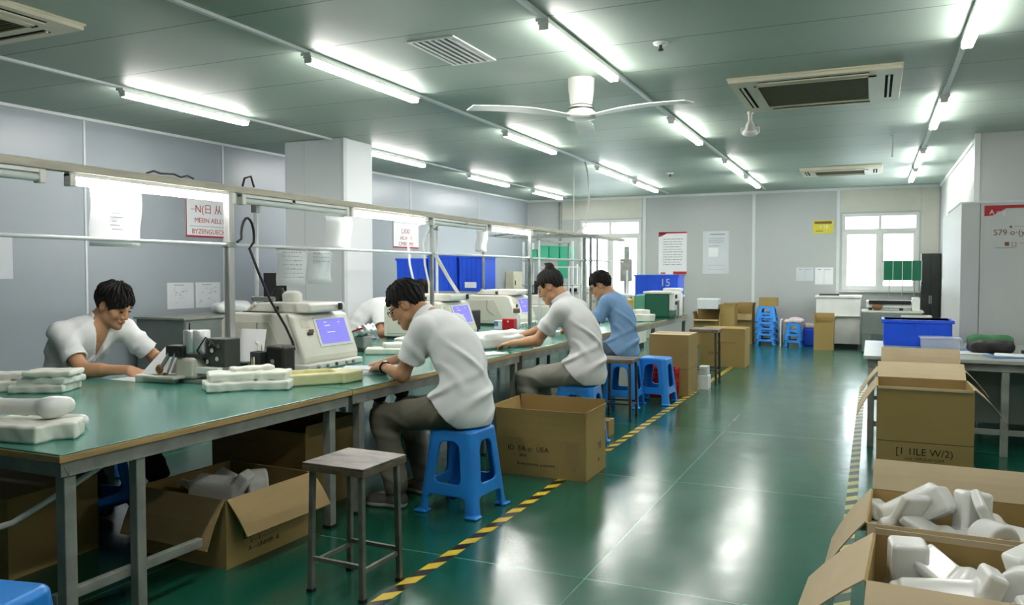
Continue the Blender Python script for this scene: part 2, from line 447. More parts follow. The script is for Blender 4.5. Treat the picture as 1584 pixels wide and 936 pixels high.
    mx = nt.nodes.new('ShaderNodeMixRGB'); mx.inputs[1].default_value = lin((24, 24, 20)); mx.inputs[2].default_value = lin((214, 186, 44)); L(gt.outputs[0], mx.inputs[0]); L(mx.outputs[0], b.inputs['Base Color'])
    b.inputs['Roughness'].default_value = .4
    g['hazard'] = m
    m2 = m.copy(); m2.name = 'worn_hazard_tape'; n2 = [q for q in m2.node_tree.nodes if q.type == 'MIX_RGB'][0]
    n2.inputs[1].default_value = lin((40, 74, 62)); n2.inputs[2].default_value = lin((176, 170, 112)); g['hazardworn'] = m2
# ---------------------------------------------------------------- the room
CEIL = 3.10; YB = 17.25; YF = -2.6; XR = 3.3
def wlx(y): return -7.35 - (YB - y) * .0425        # the left wall runs slightly out of square
WANG = math.atan(.0425)

def struct(mb, name, m, label, cat, bevel=0):
    o = mb.build(name, m, None, bevel); tag(o, label, cat, None, 'structure'); return o

def build_room():
    struct(MB().box(-8.6, XR + .2, YF - .2, YB + .2, -.12, 0), 'floor', MT['floor'], 'glossy green epoxy floor of the workshop', 'floor')
    struct(MB().box(-8.6, XR + .2, YF - .2, YB + .2, CEIL, CEIL + .1), 'ceiling', MT['ceiling'], 'pale panelled ceiling with tube light rows', 'ceiling')
    a, b = (wlx(YF), YF), (wlx(YB), YB)
    struct(MB().prism([a, b, (b[0] - .15, b[1]), (a[0] - .15, a[1])], 'z', 0, CEIL), 'wall_left', MT['wall'], 'pale blue grey panel wall behind the worktables', 'wall')
    # back wall with two window openings
    mb = MB(); Y0, Y1 = YB, YB + .15
    def B(x0, x1, z0, z1): mb.box(x0, x1, Y0, Y1, z0, z1)
    B(-7.6, -6.05, 0, CEIL); B(-4.65, -.57, 0, CEIL); B(.80, 1.35, 0, CEIL)
    B(-6.05, -4.65, 0, .85); B(-6.05, -4.65, 2.60, CEIL); B(-.57, .80, 0, 1.07); B(-.57, .80, 2.59, CEIL)
    struct(mb, 'wall_back', MT['wallb'], 'far end wall with two bright windows', 'wall')
    # right wall far part with a side window, the jog and the near part
    mb = MB(); X0, X1 = 1.15, 1.3
    mb.box(X0, X1, 11.2, 13.3, 0, CEIL); mb.box(X0, X1, 15.5, YB, 0, CEIL); mb.box(X0, X1, 13.3, 15.5, 0, 1.2); mb.box(X0, X1, 13.3, 15.5, 2.45, CEIL)
    mb.box(1.3, XR, 11.2, 11.35, 0, CEIL)
    mb.box(XR, XR + .15, YF, 11.35, 0, CEIL)
    struct(mb, 'wall_right', MT['wallb'], 'pale panel wall at the right with a side window', 'wall')
    struct(MB().box(-8.3, XR, YF - .15, YF, 0, CEIL), 'wall_front', MT['wallb'], 'wall behind the camera position', 'wall')
    # boxed pillar standing in front of the left wall
    o = struct(MB().box(-6.93, -6.02, 8.3, 8.93, 0, CEIL), 'wall_pillar', MT['pillar'], 'square boxed pillar in front of the left wall', 'pillar', .008)
    o2 = MB(); o2.box(-6.62, -6.61, 8.294, 8.3, 0, CEIL); o2.box(-6.055, -6.015, 8.294, 8.3, 0, CEIL); o2.box(-6.02, -6.014, 8.3, 8.36, 0, CEIL)
    o2.build('edge_strip', MT['trim'], o)
    # joints and trims
    n = 0
    def trim(mb, lab):
        nonlocal n; n += 1
        struct(mb, 'trim_%d' % n, MT['trim'], lab, 'trim')
    for i, x in enumerate((-4.57, -2.26, -.64)):
        trim(MB().box(x - .03, x + .03, YB - .012, YB, 0, CEIL), 'vertical joint strip on the far wall ' + ('beside the left window', 'behind the blue stool stack', 'beside the right window')[i])
    trim(MB().box(-7.4, 1.15, YB - .03, YB, CEIL - .05, CEIL), 'white cove strip along the top of the far wall')
    for i, y in enumerate((6.1, 8.05, 12.4, 14.9)):
        x = wlx(y)
        trim(MB().box(x, x + .008, y - .012, y + .012, 0, CEIL), 'thin vertical joint on the left wall ' + ('above the seated man by the wall', 'left of the boxed pillar', 'right of the far red notice', 'near the far left corner')[i])
    trim(MB().prism([(wlx(YF), YF), (wlx(YB), YB), (wlx(YB) + .03, YB), (wlx(YF) + .03, YF)], 'z', CEIL - .03, CEIL), 'thin cove strip along the top of the left wall')
    trim(MB().box(1.1, 1.16, 11.19, 11.26, 0, CEIL), 'white corner strip of the right wall pillar')
    trim(MB().box(1.13, 1.15, 11.3, YB, CEIL - .05, CEIL), 'white cove strip along the right wall')
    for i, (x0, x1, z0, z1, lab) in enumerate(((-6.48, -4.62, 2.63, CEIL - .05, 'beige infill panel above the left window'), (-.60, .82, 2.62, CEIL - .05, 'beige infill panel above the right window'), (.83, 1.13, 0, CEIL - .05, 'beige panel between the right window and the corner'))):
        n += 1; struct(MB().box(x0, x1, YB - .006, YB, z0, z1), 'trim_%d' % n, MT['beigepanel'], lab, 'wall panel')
    # windows
    def window(num, x0, x1, z0, z1, y, label, flip=None):
        w = .06
        fr = MB()
        fr.box(x0, x1, y, y + .07, z0, z0 + w); fr.box(x0, x1, y, y + .07, z1 - w, z1)
        fr.box(x0, x0 + w, y, y + .07, z0 + w, z1 - w); fr.box(x1 - w, x1, y, y + .07, z0 + w, z1 - w)
        zt = z1 - .34; xm = (x0 + x1) / 2
        fr.box(x0 + w, x1 - w, y, y + .07, zt - .035, zt + .035); fr.box(xm - .03, xm + .03, y, y + .07, z0 + w, zt - .035); fr.box(xm - .025, xm + .025, y, y + .07, zt + .035, z1 - w)
        sash = MB()
        for a, b in ((x0 + w, xm - .03), (xm + .03, x1 - w)):
            s = .04
            sash.box(a, b, y + .015, y + .05, z0 + w, z0 + w + s); sash.box(a, b, y + .015, y + .05, zt - .035 - s, zt - .035)
            sash.box(a, a + s, y + .015, y + .05, z0 + w + s, zt - .035 - s); sash.box(b - s, b, y + .015, y + .05, z0 + w + s, zt - .035 - s)
        gl = MB().box(x0 + w, x1 - w, y + .03, y + .036, z0 + w, z1 - w)
        sill = MB().box(x0 - .03, x1 + .03, y - .09, y, z0 - .03, z0)
        f = fr.build('window_%d' % num, MT['upvc'], None, .004); tag(f, label, 'window', None, 'structure')
        sash.build('sash', MT['upvc'], f); gl.build('pane', MT['glass'], f); sill.build('window_sill', MT['upvc'], f)
        return f
    window(1, -6.05, -4.65, .85, 2.60, YB + .02, 'bright left window in the far wall behind the workstation')
    window(2, -.57, .80, 1.07, 2.59, YB + .02, 'bright right window in the far wall above the white cabinet')
    f = window(3, -1.1, 1.1, 1.2, 2.45, 0, 'narrow side window in the right wall')
    f.rotation_euler = (0, 0, math.radians(-90)); f.location = (1.19, 14.4, 0)
    # dark pipe and wall fittings on the far wall
    tag(MB().tube([(-6.52, YB - .04, 0), (-6.52, YB - .04, 3.02)], .03, 10).build('drain_pipe', MT['legpaint']), 'grey vertical pipe in the far left corner', 'pipe')
    # hazard tape on the floor
    for x, y0, y1, lab in ((-1.925, 1.2, 13.4, 'yellow and black hazard tape along the stools'), (-.1, 1.5, 11.0, 'worn pale yellow floor tape beside the open cartons')):
        tag(MB().box(-.033, .033, 0, y1 - y0, 0, .0012).build('floor_tape', MT['hazard' if x < -1 else 'hazardworn'], loc=(x, y0, 0)), lab, 'floor tape')

# ---------------------------------------------------------------- ceiling fittings
def make_light():
    t = thing('ceiling_light', '', 'ceiling light')
    MB().box(-.04, .04, 0, 1.6, -.035, 0).build('housing', MT['white_enamel'], t, .004)
    # twin tube under the housing, its ends in lampholders
    mb = MB()
    for x in (-.021, .021): mb.tube([(x, .03, -.055), (x, 1.57, -.055)], .0165, 10)
    mb.build('tube', MT['tube'], t)
    for y in (0.0, 1.565):
        MB().box(-.034, .034, y + .006, y + .024, -.07, -.02).build('lampholder', MT['white_enamel'], t, .005)
    MB().box(-.045, .045, -.02, -.002, -.02, 0).build('mounting_clip', MT['white_enamel'], t)
    return t

def build_lights():
    base = None
    rows = {'A': (-3.93, [4.97, 8.56, 11.98, 14.15]), 'B': (-1.99, [4.93, 8.58, 12.0, 14.15]), 'C': (.585, [5.0, 8.55, 12.1, 14.2]), 'D': (-6.2, [5.22, 8.98, 12.05, 14.85])}
    names = {'A': 'above the worktables', 'B': 'above the edge of the aisle', 'C': 'on the right side of the ceiling', 'D': 'close to the left wall'}
    order = ('nearest lit tube light of the ceiling row ', 'second lit tube light of the ceiling row ', 'third lit tube light of the ceiling row ', 'farthest lit tube light of the ceiling row ')
    for r, (x, ys) in rows.items():
        for i, y in enumerate(ys):
            lab = order[i] + names[r]
            if base is None:
                base = make_light(); o = base; o.location = (x, y, CEIL - .02); o['label'] = lab; o['group'] = 'tube lights on the ceiling'
            else:
                o = copy_tree(base, (x, y, CEIL - .02), 0, lab)
            if r == 'B': o.location.x += .0
        if r in 'BC': copy_tree(base, (x, 1.35, CEIL - .02), 0, 'tube light above the camera, in the row ' + names[r])
        if r == 'C':
            for y in (4.6,): copy_tree(base, (2.75, y, CEIL - .02), 0, 'unseen tube light added to brighten the right part of the room')  # extra lamp outside the view, added to brighten the booth and right cartons
        mb = MB().box(x - .018, x + .018, -2.0 if r != 'D' else 4.0, YB - .5, CEIL - .022, CEIL)
        tag(mb.build('cable_trunking', MT['trim']), 'slim cable trunking feeding the tube lights ' + names[r], 'cable trunking', 'cable trunking on the ceiling')

def make_ac(name, w, d, label):
    t = thing(name, label, 'air conditioner')
    z0, z1 = -.045, 0
    s = .19
    # frame: border with bevelled rim
    mb = MB()
    for (x0, x1, y0, y1) in ((-w / 2, w / 2, -d / 2, -d / 2 + s), (-w / 2, w / 2, d / 2 - s, d / 2), (-w / 2, -w / 2 + s, -d / 2 + s, d / 2 - s), (w / 2 - s, w / 2, -d / 2 + s, d / 2 - s)):
        mb.box(x0, x1, y0, y1, z0, z1)
    mb.build('panel', MT['ac'], t)
    MB().box(-w / 2 - .012, w / 2 + .012, -d / 2 - .012, d / 2 + .012, -.018, 0).build('rim', MT['ac'], t, .006)
    for (x0, x1, y0, y1) in ((-w / 2 + s + .05, w / 2 - s - .05, -d / 2 + .06, -d / 2 + .12), (-w / 2 + s + .05, w / 2 - s - .05, d / 2 - .12, d / 2 - .06),
                             (-w / 2 + .06, -w / 2 + .12, -d / 2 + s + .03, d / 2 - s - .03), (w / 2 - .12, w / 2 - .06, -d / 2 + s + .03, d / 2 - s - .03)):
        sl = MB().box(x0, x1, y0, y1, z0 - .002, z0 + .001).build('air_slot', MT['matteblack'], t)
        if x1 - x0 > y1 - y0: MB().box(x0, x1, (y0 + y1) / 2 - .008, (y0 + y1) / 2 + .008, z0 - .012, z0 - .002).build('louvre', MT['ac'], sl)
        else: MB().box((x0 + x1) / 2 - .008, (x0 + x1) / 2 + .008, y0, y1, z0 - .012, z0 - .002).build('louvre', MT['ac'], sl)
    g = MB(); gx, gy = w / 2 - s, d / 2 - s
    g.box(-gx, gx, -gy, gy, z0 + .012, z0 + .02)
    k = -gy + .02
    while k < gy - .01:
        g.box(-gx + .02, gx - .02, k, k + .012, z0 + .002, z0 + .014); k += .03
    g.build('intake_grille', MT['acgrille'], t)
    fr = MB()
    for (x0, x1, y0, y1) in ((-gx, gx, -gy, -gy + .025), (-gx, gx, gy - .025, gy), (-gx, -gx + .025, -gy, gy), (gx - .06, gx, -gy, gy)): fr.box(x0, x1, y0, y1, z0 - .008, z0 + .004)
    fr.build('grille_frame', MT['ac'], t)
    return t

def build_ceiling_things():
    t = make_ac('air_conditioner', 1.36, 1.36, 'large cream ceiling cassette air conditioner nearest on the right'); t.location = (-.49, 7.85, CEIL)
    t = make_ac('air_conditioner', 1.2, .95, 'smaller far ceiling cassette air conditioner in front of the right window'); t.location = (-.5, 14.2, CEIL)
    t = make_ac('air_conditioner', 1.36, 1.36, 'ceiling cassette in the top left corner of the photo with dark slot'); t.location = (-5.56, 3.14, CEIL)
    # vent grille
    t = thing('ceiling_vent', 'slatted air vent in the ceiling between the two nearest tube lights', 'vent', (-2.92, 5.42, CEIL))
    mb = MB().box(-.19, .19, -.36, -.33, -.012, 0).box(-.19, .19, .33, .36, -.012, 0).box(-.19, -.16, -.33, .33, -.012, 0).box(.16, .19, -.33, .33, -.012, 0); mb.build('frame', MT['white_enamel'], t)
    MB().box(-.16, .16, -.33, .33, -.004, -.001).build('backing', MT['cabdark'], t)
    mb = MB()
    for k in range(6): mb.box(-.14 + k * .053, -.115 + k * .053, -.33, .33, -.014, -.004)
    mb.build('slats', MT['white_enamel'], t)
    # fan
    t = thing('ceiling_fan', 'white three bladed ceiling fan hanging over the aisle', 'ceiling fan', (-2.33, 6.66, CEIL))
    MB().lathe([(.115, 0), (.112, -.10), (.098, -.2), (.09, -.225)], seg=32).build('canopy', MT['fan'], t)
    MB().lathe([(.045, -.22), (.09, -.235), (.105, -.25), (.105, -.275), (.125, -.29), (.135, -.32), (.12, -.345), (.06, -.355)], seg=32).build('motor', MT['fan'], t)
    MB().lathe([(.107, -.252), (.109, -.26), (.107, -.268)], seg=32).build('ring', MT['darkgrey'], t)
    for k in range(3):
        a = math.radians(106 + 120 * k); u = Vector((math.cos(a), math.sin(a), 0)); s = Vector((-u.y, u.x, 0)); z = Vector((0, 0, 1))
        mb = MB(); vs = []
        for i in range(9):
            r = .12 + (1.02 - .12) * i / 8; w = .05 + .035 * min(1, i / 3); tilt = .06
            c = u * r + z * (-.325 + .02 * math.sin(i / 8 * PI))
            e = (s * math.cos(tilt) + z * math.sin(tilt)) * w; nn = z * .004
            vs += [c - e - nn, c + e - nn, c + e + nn, c - e + nn]
        fs = [(0, 1, 2, 3), (32, 35, 34, 33)]
        for i in range(8):
            for j in range(4):
                fs.append((i * 4 + j, i * 4 + 4 + j, i * 4 + 4 + (j + 1) % 4, i * 4 + (j + 1) % 4))
        mb.add(vs, fs, False).build('blade', MT['fan'], t)
    # rod mounted fitting under the cassette
    t = thing('ceiling_fitting', 'white rod hung ceiling fitting with bell shaped hub below the large cassette', 'ceiling fitting', (-1.19, 8.72, CEIL))
    MB().lathe([(.03, 0), (.032, -.02), (.02, -.03), (.02, -.12)], seg=20).build('rod', MT['fan'], t)
    MB().lathe([(.022, -.10), (.045, -.14), (.058, -.19), (.075, -.205), (.078, -.235), (.05, -.25), (.02, -.255)], seg=28).build('hub', MT['fan'], t)
    for sx in (-1, 1): MB().box(sx * .07 - .025, sx * .07 + .025, -.02, .02, -.225, -.16).build('bracket', MT['fan'], t, .006)
    for i, (x, y, lab) in enumerate(((-1.44, 5.86, 'nearest sprinkler head in the ceiling, before the big cassette'), (-3.14, 13.5, 'far sprinkler head in the ceiling above the far worktable'))):
        t = thing('sprinkler', lab, 'sprinkler', (x, y, CEIL), 0, 'sprinkler heads')
        MB().lathe([(.055, 0), (.05, -.012), (.02, -.018)], seg=20).build('rosette', MT['white_enamel'], t)
        MB().lathe([(.012, -.015), (.012, -.045), (.022, -.047), (.022, -.055), (.01, -.06)], seg=16).build('nozzle', MT['darkgrey'], t)
    tag(MB().tube([(.19, 10.95, CEIL), (.19, 10.95, CEIL - .26)], .014, 10).build('hanger_rod', MT['trim']), 'short white rod hanging from the ceiling before the far cassette', 'rod')
    # cables from the ceiling to the gantry
    tag(MB().tube([(-4.14, 11.5, CEIL), (-4.14, 11.5, 2.01), (-3.9, 11.4, 1.99)], .009, 8).build('ceiling_cable', MT['pvc_white']), 'straight white cable dropping from the ceiling to the light gantry', 'cable')
    pts = [(-4.0 + .0, 11.6, CEIL)] + [(-3.98 + .06 * math.sin(k / 9 * PI) - .0 * k, 11.6 - .01 * k, CEIL - 1.1 * k / 9) for k in range(1, 9)] + [(-4.1, 11.45, 2.0)]
    tag(MB().tube(pts, .012, 8).build('ceiling_cable', MT['pvc_white']), 'curved white cable beside the straight one above the gantry', 'cable')
# ---------------------------------------------------------------- worktables
TX0, TX1 = -4.55, -2.70
def make_table(y0, y1, label, legs, rail=None):
    t = thing('worktable', label, 'worktable', (TX1, y0, 0), 0, 'long worktables')
    L = y1 - y0; W = TX1 - TX0
    MB().box(-W, 0, 0, L, .722, .748).build('tabletop', MT['wood'], t, .002)
    MB().box(-W + .003, -.003, .003, L - .003, .748, .755).build('table_mat', MT['mat'], t, .003)
    mb = MB()
    mb.box(-W + .02, -.015, .015, .05, .665, .722); mb.box(-W + .02, -.015, L - .05, L - .015, .665, .722)
    mb.box(-.045, -.015, .05, L - .05, .665, .722); mb.box(-W + .02, -W + .05, .05, L - .05, .665, .722)
    mb.build('apron_frame', MT['legpaint'], t, .003)
    for x, y, w in legs:
        lg = MB().box(x - w / 2, x + w / 2, y - w / 2, y + w / 2, .012, .665).build('leg', MT['legpaint'], t, .004)
        MB().box(x - w / 2 - .004, x + w / 2 + .004, y - w / 2 - .004, y + w / 2 + .004, 0, .012).build('foot_pad', MT['rubber'], lg)
    if rail:
        for p, q in rail: MB().bar(p, q, .035, .04).build('foot_rail', MT['legpaint'], t, .003)
    return t

def build_tables():
    x = -.05; xb = -1.8
    make_table(1.98, 3.79, 'nearest green topped worktable with the man in white seated at its far side',
               [(x, .06, .05), (x, .38, .045), (x, 1.66, .05), (xb, .06, .05), (xb, 1.66, .05)],
               [((x - .04, .03, .19), (x - .04, .75, .19)), ((xb, .06, .19), (xb, 1.66, .19))])
    make_table(3.80, 6.22, 'second green topped worktable carrying the machine with the large violet screen',
               [(x, .12, .05), (x, 1.78, .03), (x, 2.36, .05), (xb, .06, .05), (xb, 2.36, .05)],
               [((xb, .06, .19), (xb, 2.36, .19))])
    make_table(6.25, 8.85, 'third green topped worktable where the person with a hair bun works',
               [(x, .06, .05), (x, 2.54, .05), (xb, .06, .05), (xb, 2.54, .05)], [((xb, .06, .19), (xb, 2.54, .19))])
    make_table(8.88, 12.9, 'farthest worktable with the dark green machine near its end',
               [(x, .06, .05), (x, 2.0, .05), (x, 3.96, .05), (xb, .06, .05), (xb, 3.96, .05)], [((x, 2.0, .19), (x, 3.96, .19))])

# ---------------------------------------------------------------- light gantry over the tables
GX = -3.80
def build_gantry():
    t = thing('light_gantry', 'long pale gantry of beam, posts and rail over the worktables', 'gantry', (GX, 1.0, 0))
    L = 12.0
    MB().box(-.03, .03, 0, L, 1.94, 1.985).build('beam', MT['beamwood'], t, .004)
    MB().tube([(0.0, 0, 1.602), (0.0, L, 1.602)], .011, 10).build('rail', MT['trim'], t)
    # square chrome posts and thin white posts standing on the tables
    for y, r in ((3.0, .024), (5.62, .016), (8.0, .02), (10.02, .02), (10.3, .016)):
        p = MB().box(-r, r, y - r, y + r, .762, 1.94).build('post', MT['steel'] if r > .02 else MT['zinc'], t, .004)
        MB().box(-r - .02, r + .02, y - r - .02, y + r + .02, .755, .762).build('base_plate', MT['zinc'], p)
        MB().box(-r - .008, r + .008, y - r - .008, y + r + .008, 1.585, 1.62).build('clamp', MT['zinc'], p, .003)
    for y in (3.62, 6.3, 9.1):
        p = MB().tube([(-.33, y, .755), (-.33, y, 1.93)], .015, 12).build('post', MT['trim'], t)
        MB().bar((-.36, y, 1.925), (.02, y, 1.925), .03, .03).build('cross_arm', MT['zinc'], p)
        MB().box(-.355, -.305, y - .025, y + .025, 1.86, 1.93).build('clamp', MT['zinc'], p, .004)
    MB().bar((-1.0, 9.6, 1.93), (.35, 9.6, 1.93), .035, .035).bar((-.95, 8.6, 1.93), (-.95, 12, 1.93), .03, .03).bar((-.95, 9.0, 1.93), (0, 8.3, 1.95), .03, .02).build('cross_beam', MT['zinc'], t)
    for x, y in ((-.95, 8.65), (-.95, 11.95), (.33, 9.6)):
        MB().box(x - .014, x + .014, y - .014, y + .014, .755 if x > -.9 else 0, 1.93).build('post', MT['zinc'], t, .003)
    # tubes under the beam: lit and unlit by turns
    base = None
    lit = [(2.86, 1, 'lit tube light under the gantry nearest to the man in white'), (5.31, 1, 'lit tube light under the gantry above the man on the near stool'), (7.86, 1, 'lit tube light under the gantry above the far workers'),
           (1.55, 0, 'unlit tube light under the gantry at the left edge of the photo'), (4.10, 0, 'unlit tube light under the gantry between the two nearest lit ones'), (6.60, 0, 'unlit tube light under the gantry between second and third lit ones')]
    protos = {}
    for y, on, lab in lit:
        if on not in protos:
            r = thing('gantry_light', lab, 'tube light', (GX, y, 1.94), 0, 'tube lights under the gantry')
            MB().box(-.02, .02, 0, 1.18, -.022, 0).build('housing', MT['white_enamel'], r, .003)
            MB().tube([(0, .03, -.045), (0, 1.15, -.045)], .02, 14).build('tube', MT['tube'] if on else MT['tubeoff'], r)
            for yy in (0, 1.145): MB().box(-.026, .026, yy, yy + .035, -.072, -.004).build('lampholder', MT['pvc_white'], r, .005)
            protos[on] = r
        else:
            copy_tree(protos[on], (GX, y, 1.94), 0, lab)
    # sheets hung at the head of each lit tube
    for i, (y, w, z0, z1, lab) in enumerate(((3.02, .33, 1.565, 1.875, 'white sheet of paper hung under the nearest lit gantry tube'), (5.05, .34, 1.60, 1.86, 'white sheet of paper hung under the second lit gantry tube'), (7.62, .27, 1.645, 1.865, 'narrow white sheet of paper hung under the third lit gantry tube'))):
        mb = MB(); n = 6; x = GX - .035
        vs = []
        for k in range(n + 1):
            z = z1 + (z0 - z1) * k / n; dx = .008 * math.sin(k * 1.1) - .012 * (k / n) ** 2
            vs += [(dx, 0, z), (dx, w, z)]
        o = MB().add(vs, [(2 * k, 2 * k + 1, 2 * k + 3, 2 * k + 2) for k in range(n)], True).build('paper_sheet', MT['paper'], None, 0, 2, (x, y, 0))
        md = o.modifiers.new('thick', 'SOLIDIFY'); md.thickness = .0008
        tag(o, lab, 'paper')
        if i == 0:
            mb = MB()
            for k in range(6): mb.box(.004, .0052, .12 + .01 * (k % 2), .16 + .02 * (k % 3), 1.77 - k * .022, 1.774 - k * .022)
            mb.build('lettering', MT['pencil'], o)
    # two handwritten sheets on the rail
    for i, (y, w, z0, dz, lab) in enumerate(((4.46, .32, 1.33, .0, 'left handwritten sheet clipped to the gantry rail above the violet screen'), (4.80, .29, 1.34, .0, 'right sheet clipped to the gantry rail above the violet screen'))):
        o = thing('paper_sheet', lab, 'paper', (GX - .012, y, 0))
        n = 6; vs = []
        for k in range(n + 1):
            z = 1.60 + (z0 - 1.60) * k / n; dx = .01 * math.sin(k * .9 + i); dy = .012 * k / n
            vs += [(dx, dy, z), (dx, w + .5 * dy, z)]
        s = MB().add(vs, [(2 * k, 2 * k + 1, 2 * k + 3, 2 * k + 2) for k in range(n)], True).build('sheet', MT['papergrey'], o)
        md = s.modifiers.new('thick', 'SOLIDIFY'); md.thickness = .0008
        rnd = random.Random(i); mb = MB()
        for k in range(7 if i == 0 else 3):
            yy = .05; z = 1.565 - k * .03
            while yy < w - .06:
                e = yy + rnd.uniform(.008, .03); mb.box(.016, .0168, yy, e, z, z + rnd.uniform(.003, .008)); yy = e + rnd.uniform(.004, .016)
        mb.build('lettering', MT['pencil'], o)
    # black cable looped over the post and run down to the machine
    pts = [(GX + .05, 4.02, 1.62)]
    for k in range(11):
        a = PI * (1.05 - 1.15 * k / 10); pts.append((GX + .05, 4.115 + .06 * math.cos(a), 1.66 + .12 * math.sin(a)))
    pts += [(GX + .06, 4.12, 1.58), (GX + .09, 4.16, 1.44), (GX + .14, 4.22, 1.24), (GX + .2, 4.3, 1.06), (GX + .24, 4.32, .96), (GX + .25, 4.33, .90)]
    tag(MB().tube(pts, .0085, 8).build('power_cable', MT['rubber']), 'black cable looping from the chrome post down to the nearest cream machine', 'cable')
    # cable on the beam top
    pts = [(GX + .01, 3.35 + .05 * k, 1.988 + .02 * abs(math.sin(k * 1.3))) for k in range(8)]
    tag(MB().tube(pts, .006, 6).build('beam_wire', MT['darkgrey']), 'loose dark wire lying on the beam above the nearest lit gantry tube', 'wire')
    pts = [(GX - .03, 4.16, 1.99), (GX - .03, 4.18, 2.05), (GX - .03, 4.24, 2.07), (GX - .03, 4.27, 2.0)]
    tag(MB().tube(pts, .007, 6).build('beam_wire', MT['rubber']), 'small black wire loop standing on the beam beside the chrome post', 'wire')
    pts = [(GX - .3 + .03 * math.sin(k), 10.3 + .16 * k, 1.95 + .05 * abs(math.sin(k * 1.7))) for k in range(9)]
    tag(MB().tube(pts, .01, 6).build('cable_bundle', MT['pvc_white']), 'tangle of pale cables lying on the far end of the gantry', 'cable')
    # bent white hoses above the second machine
    for i, (x, y, lab) in enumerate(((-3.95, 6.55, 'left bent white air hose rising behind the second machine'), (-4.05, 7.0, 'right bent white air hose rising behind the second machine'))):
        pts = [(x, y, 1.16), (x, y, 1.3), (x - .02, y - .05, 1.5), (x - .02, y - .08, 1.72), (x, y - .04, 1.82), (x + .05, y + .08, 1.9), (x + .12, y + .18, 1.94)]
        tag(MB().tube(pts, .011, 8).build('air_hose', MT['pvc_white']), lab, 'hose', 'air hoses')
    o = MB().tube([(-3.9, 7.4, 1.16), (-3.92, 7.15, 1.38), (-3.95, 6.95, 1.60)], .018, 8).build('air_hose', MT['pvc_white'])
    tag(o, 'slanting thick white hose leaning onto the second cream machine', 'hose', 'air hoses')

# ---------------------------------------------------------------- stools
def make_plastic_stool():
    h = .0055; H = .5
    F = Field((-.27, -.27, -.012), (.27, .27, .53), h)
    def hw(z): return .150 + (H - z) / H * .052
    def outer(x, y, z):
        w = hw(z); r = .045
        qx = np.abs(x) - (w - r); qy = np.abs(y) - (w - r)
        d = np.sqrt(np.maximum(qx, 0) ** 2 + np.maximum(qy, 0) ** 2) + np.minimum(np.maximum(qx, qy), 0) - r
        r2 = .022                                         # rounded top edge
        a = d + r2; b = (z - H) + r2
        top = np.sqrt(np.maximum(a, 0) ** 2 + np.maximum(b, 0) ** 2) + np.minimum(np.maximum(a, b), 0) - r2
        return np.maximum(top, -z), d
    def shape(x, y, z):
        o, d = outer(x, y, z)
        t = .017
        inner = np.maximum(d + t, z - (H - .016))
        s = np.maximum(o, -inner)
        # round arched windows and leg gaps through both pairs of sides
        for u in (x + 0 * y, y + 0 * x):
            w = hw(z)
            k = np.clip((z - .2) / .23, 0, 1)
            half = .092 - .026 * k
            win = np.maximum(np.abs(u) - half, np.maximum(.185 - z, z - .43))
            # rounded arch top
            arch = np.sqrt((u / 1.0) ** 2 + np.maximum(z - .36, 0) ** 2 * 1.0) - .078
            win = np.maximum(win, np.where(z > .36, arch, -1))
            cor = np.sqrt(np.maximum(np.abs(u) - half + .03, 0) ** 2 + np.maximum(.215 - z, 0) ** 2) - .03
            win = np.maximum(win, np.where(z < .215, cor, -1))
            s = np.maximum(s, -win)
            gap = np.maximum(np.abs(u) - (.128 - .0 * z), z - .115)
            cor = np.sqrt(np.maximum(np.abs(u) - .098, 0) ** 2 + np.maximum(z - .085, 0) ** 2) - .03
            gap = np.where(z > .085, np.maximum(gap, cor), gap)
            s = np.maximum(s, -gap)
        # small drain hole and flared feet
        s = np.maximum(s, -(np.maximum(np.sqrt(x * x + y * y) - .016, .47 - z)))
        return s
    F.fn(lambda x, y, z: shape(x, y, z).astype(np.float32), mode='min')
    w = hw(0)
    for sx in (-1, 1):
        for sy in (-1, 1):
            F.rbox((sx * (w - .026), sy * (w - .026), .008), I3, (.040, .040, .008), .008, .006)
    # stiffening ring half way
    V, Q, N = F.mesh()
    c = V[Q].mean(1)
    t = thing('plastic_stool', '', 'stool')
    seat = c[:, 2] > .445
    mesh_obj('seat', *sub_mesh(V, Q, N, seat), MT['blue'], t)
    ring = (~seat) & (c[:, 2] > .118) & (c[:, 2] < .183) 
    mesh_obj('ring_band', *sub_mesh(V, Q, N, ring), MT['blue'], t)
    for sx in (-1, 1):
        for sy in (-1, 1):
            k = (~seat) & (~ring) & (c[:, 0] * sx > 0) & (c[:, 1] * sy > 0)
            mesh_obj('leg', *sub_mesh(V, Q, N, k), MT['blue'], t)
    return t

def make_metal_stool(w=.33, d=.33, h=.585):
    t = thing('metal_stool', '', 'stool')
    MB().box(-w / 2, w / 2, -d / 2, d / 2, h - .012, h).build('seat', MT['stooltop'], t, .003)
    MB().box(-w / 2, w / 2, -d / 2, d / 2, h - .038, h - .012).build('seat_rim', MT['stoolrim'], t, .003)
    a, b, r = w / 2 - .03, d / 2 - .03, .012; LM = MT['stoolsteel']
    for sx in (-1, 1):
        for sy in (-1, 1):
            x, y = sx * a, sy * b
            l = MB().bar((x * 1.04, y * 1.04, .012), (x * .98, y * .98, h - .038), .024, .024).build('leg', LM, t, .003)
            MB().box(x * 1.04 - .015, x * 1.04 + .015, y * 1.04 - .015, y * 1.04 + .015, 0, .014).build('foot_cap', MT['rubber'], l)
    for sy in (-1, 1): MB().bar((-a, sy * b, .15), (a, sy * b, .15), .016, .018).build('stretcher', LM, t)
    for sx in (-1, 1): MB().bar((sx * a, -b, .13), (sx * a, b, .13), .016, .018).build('stretcher', LM, t)
    return t

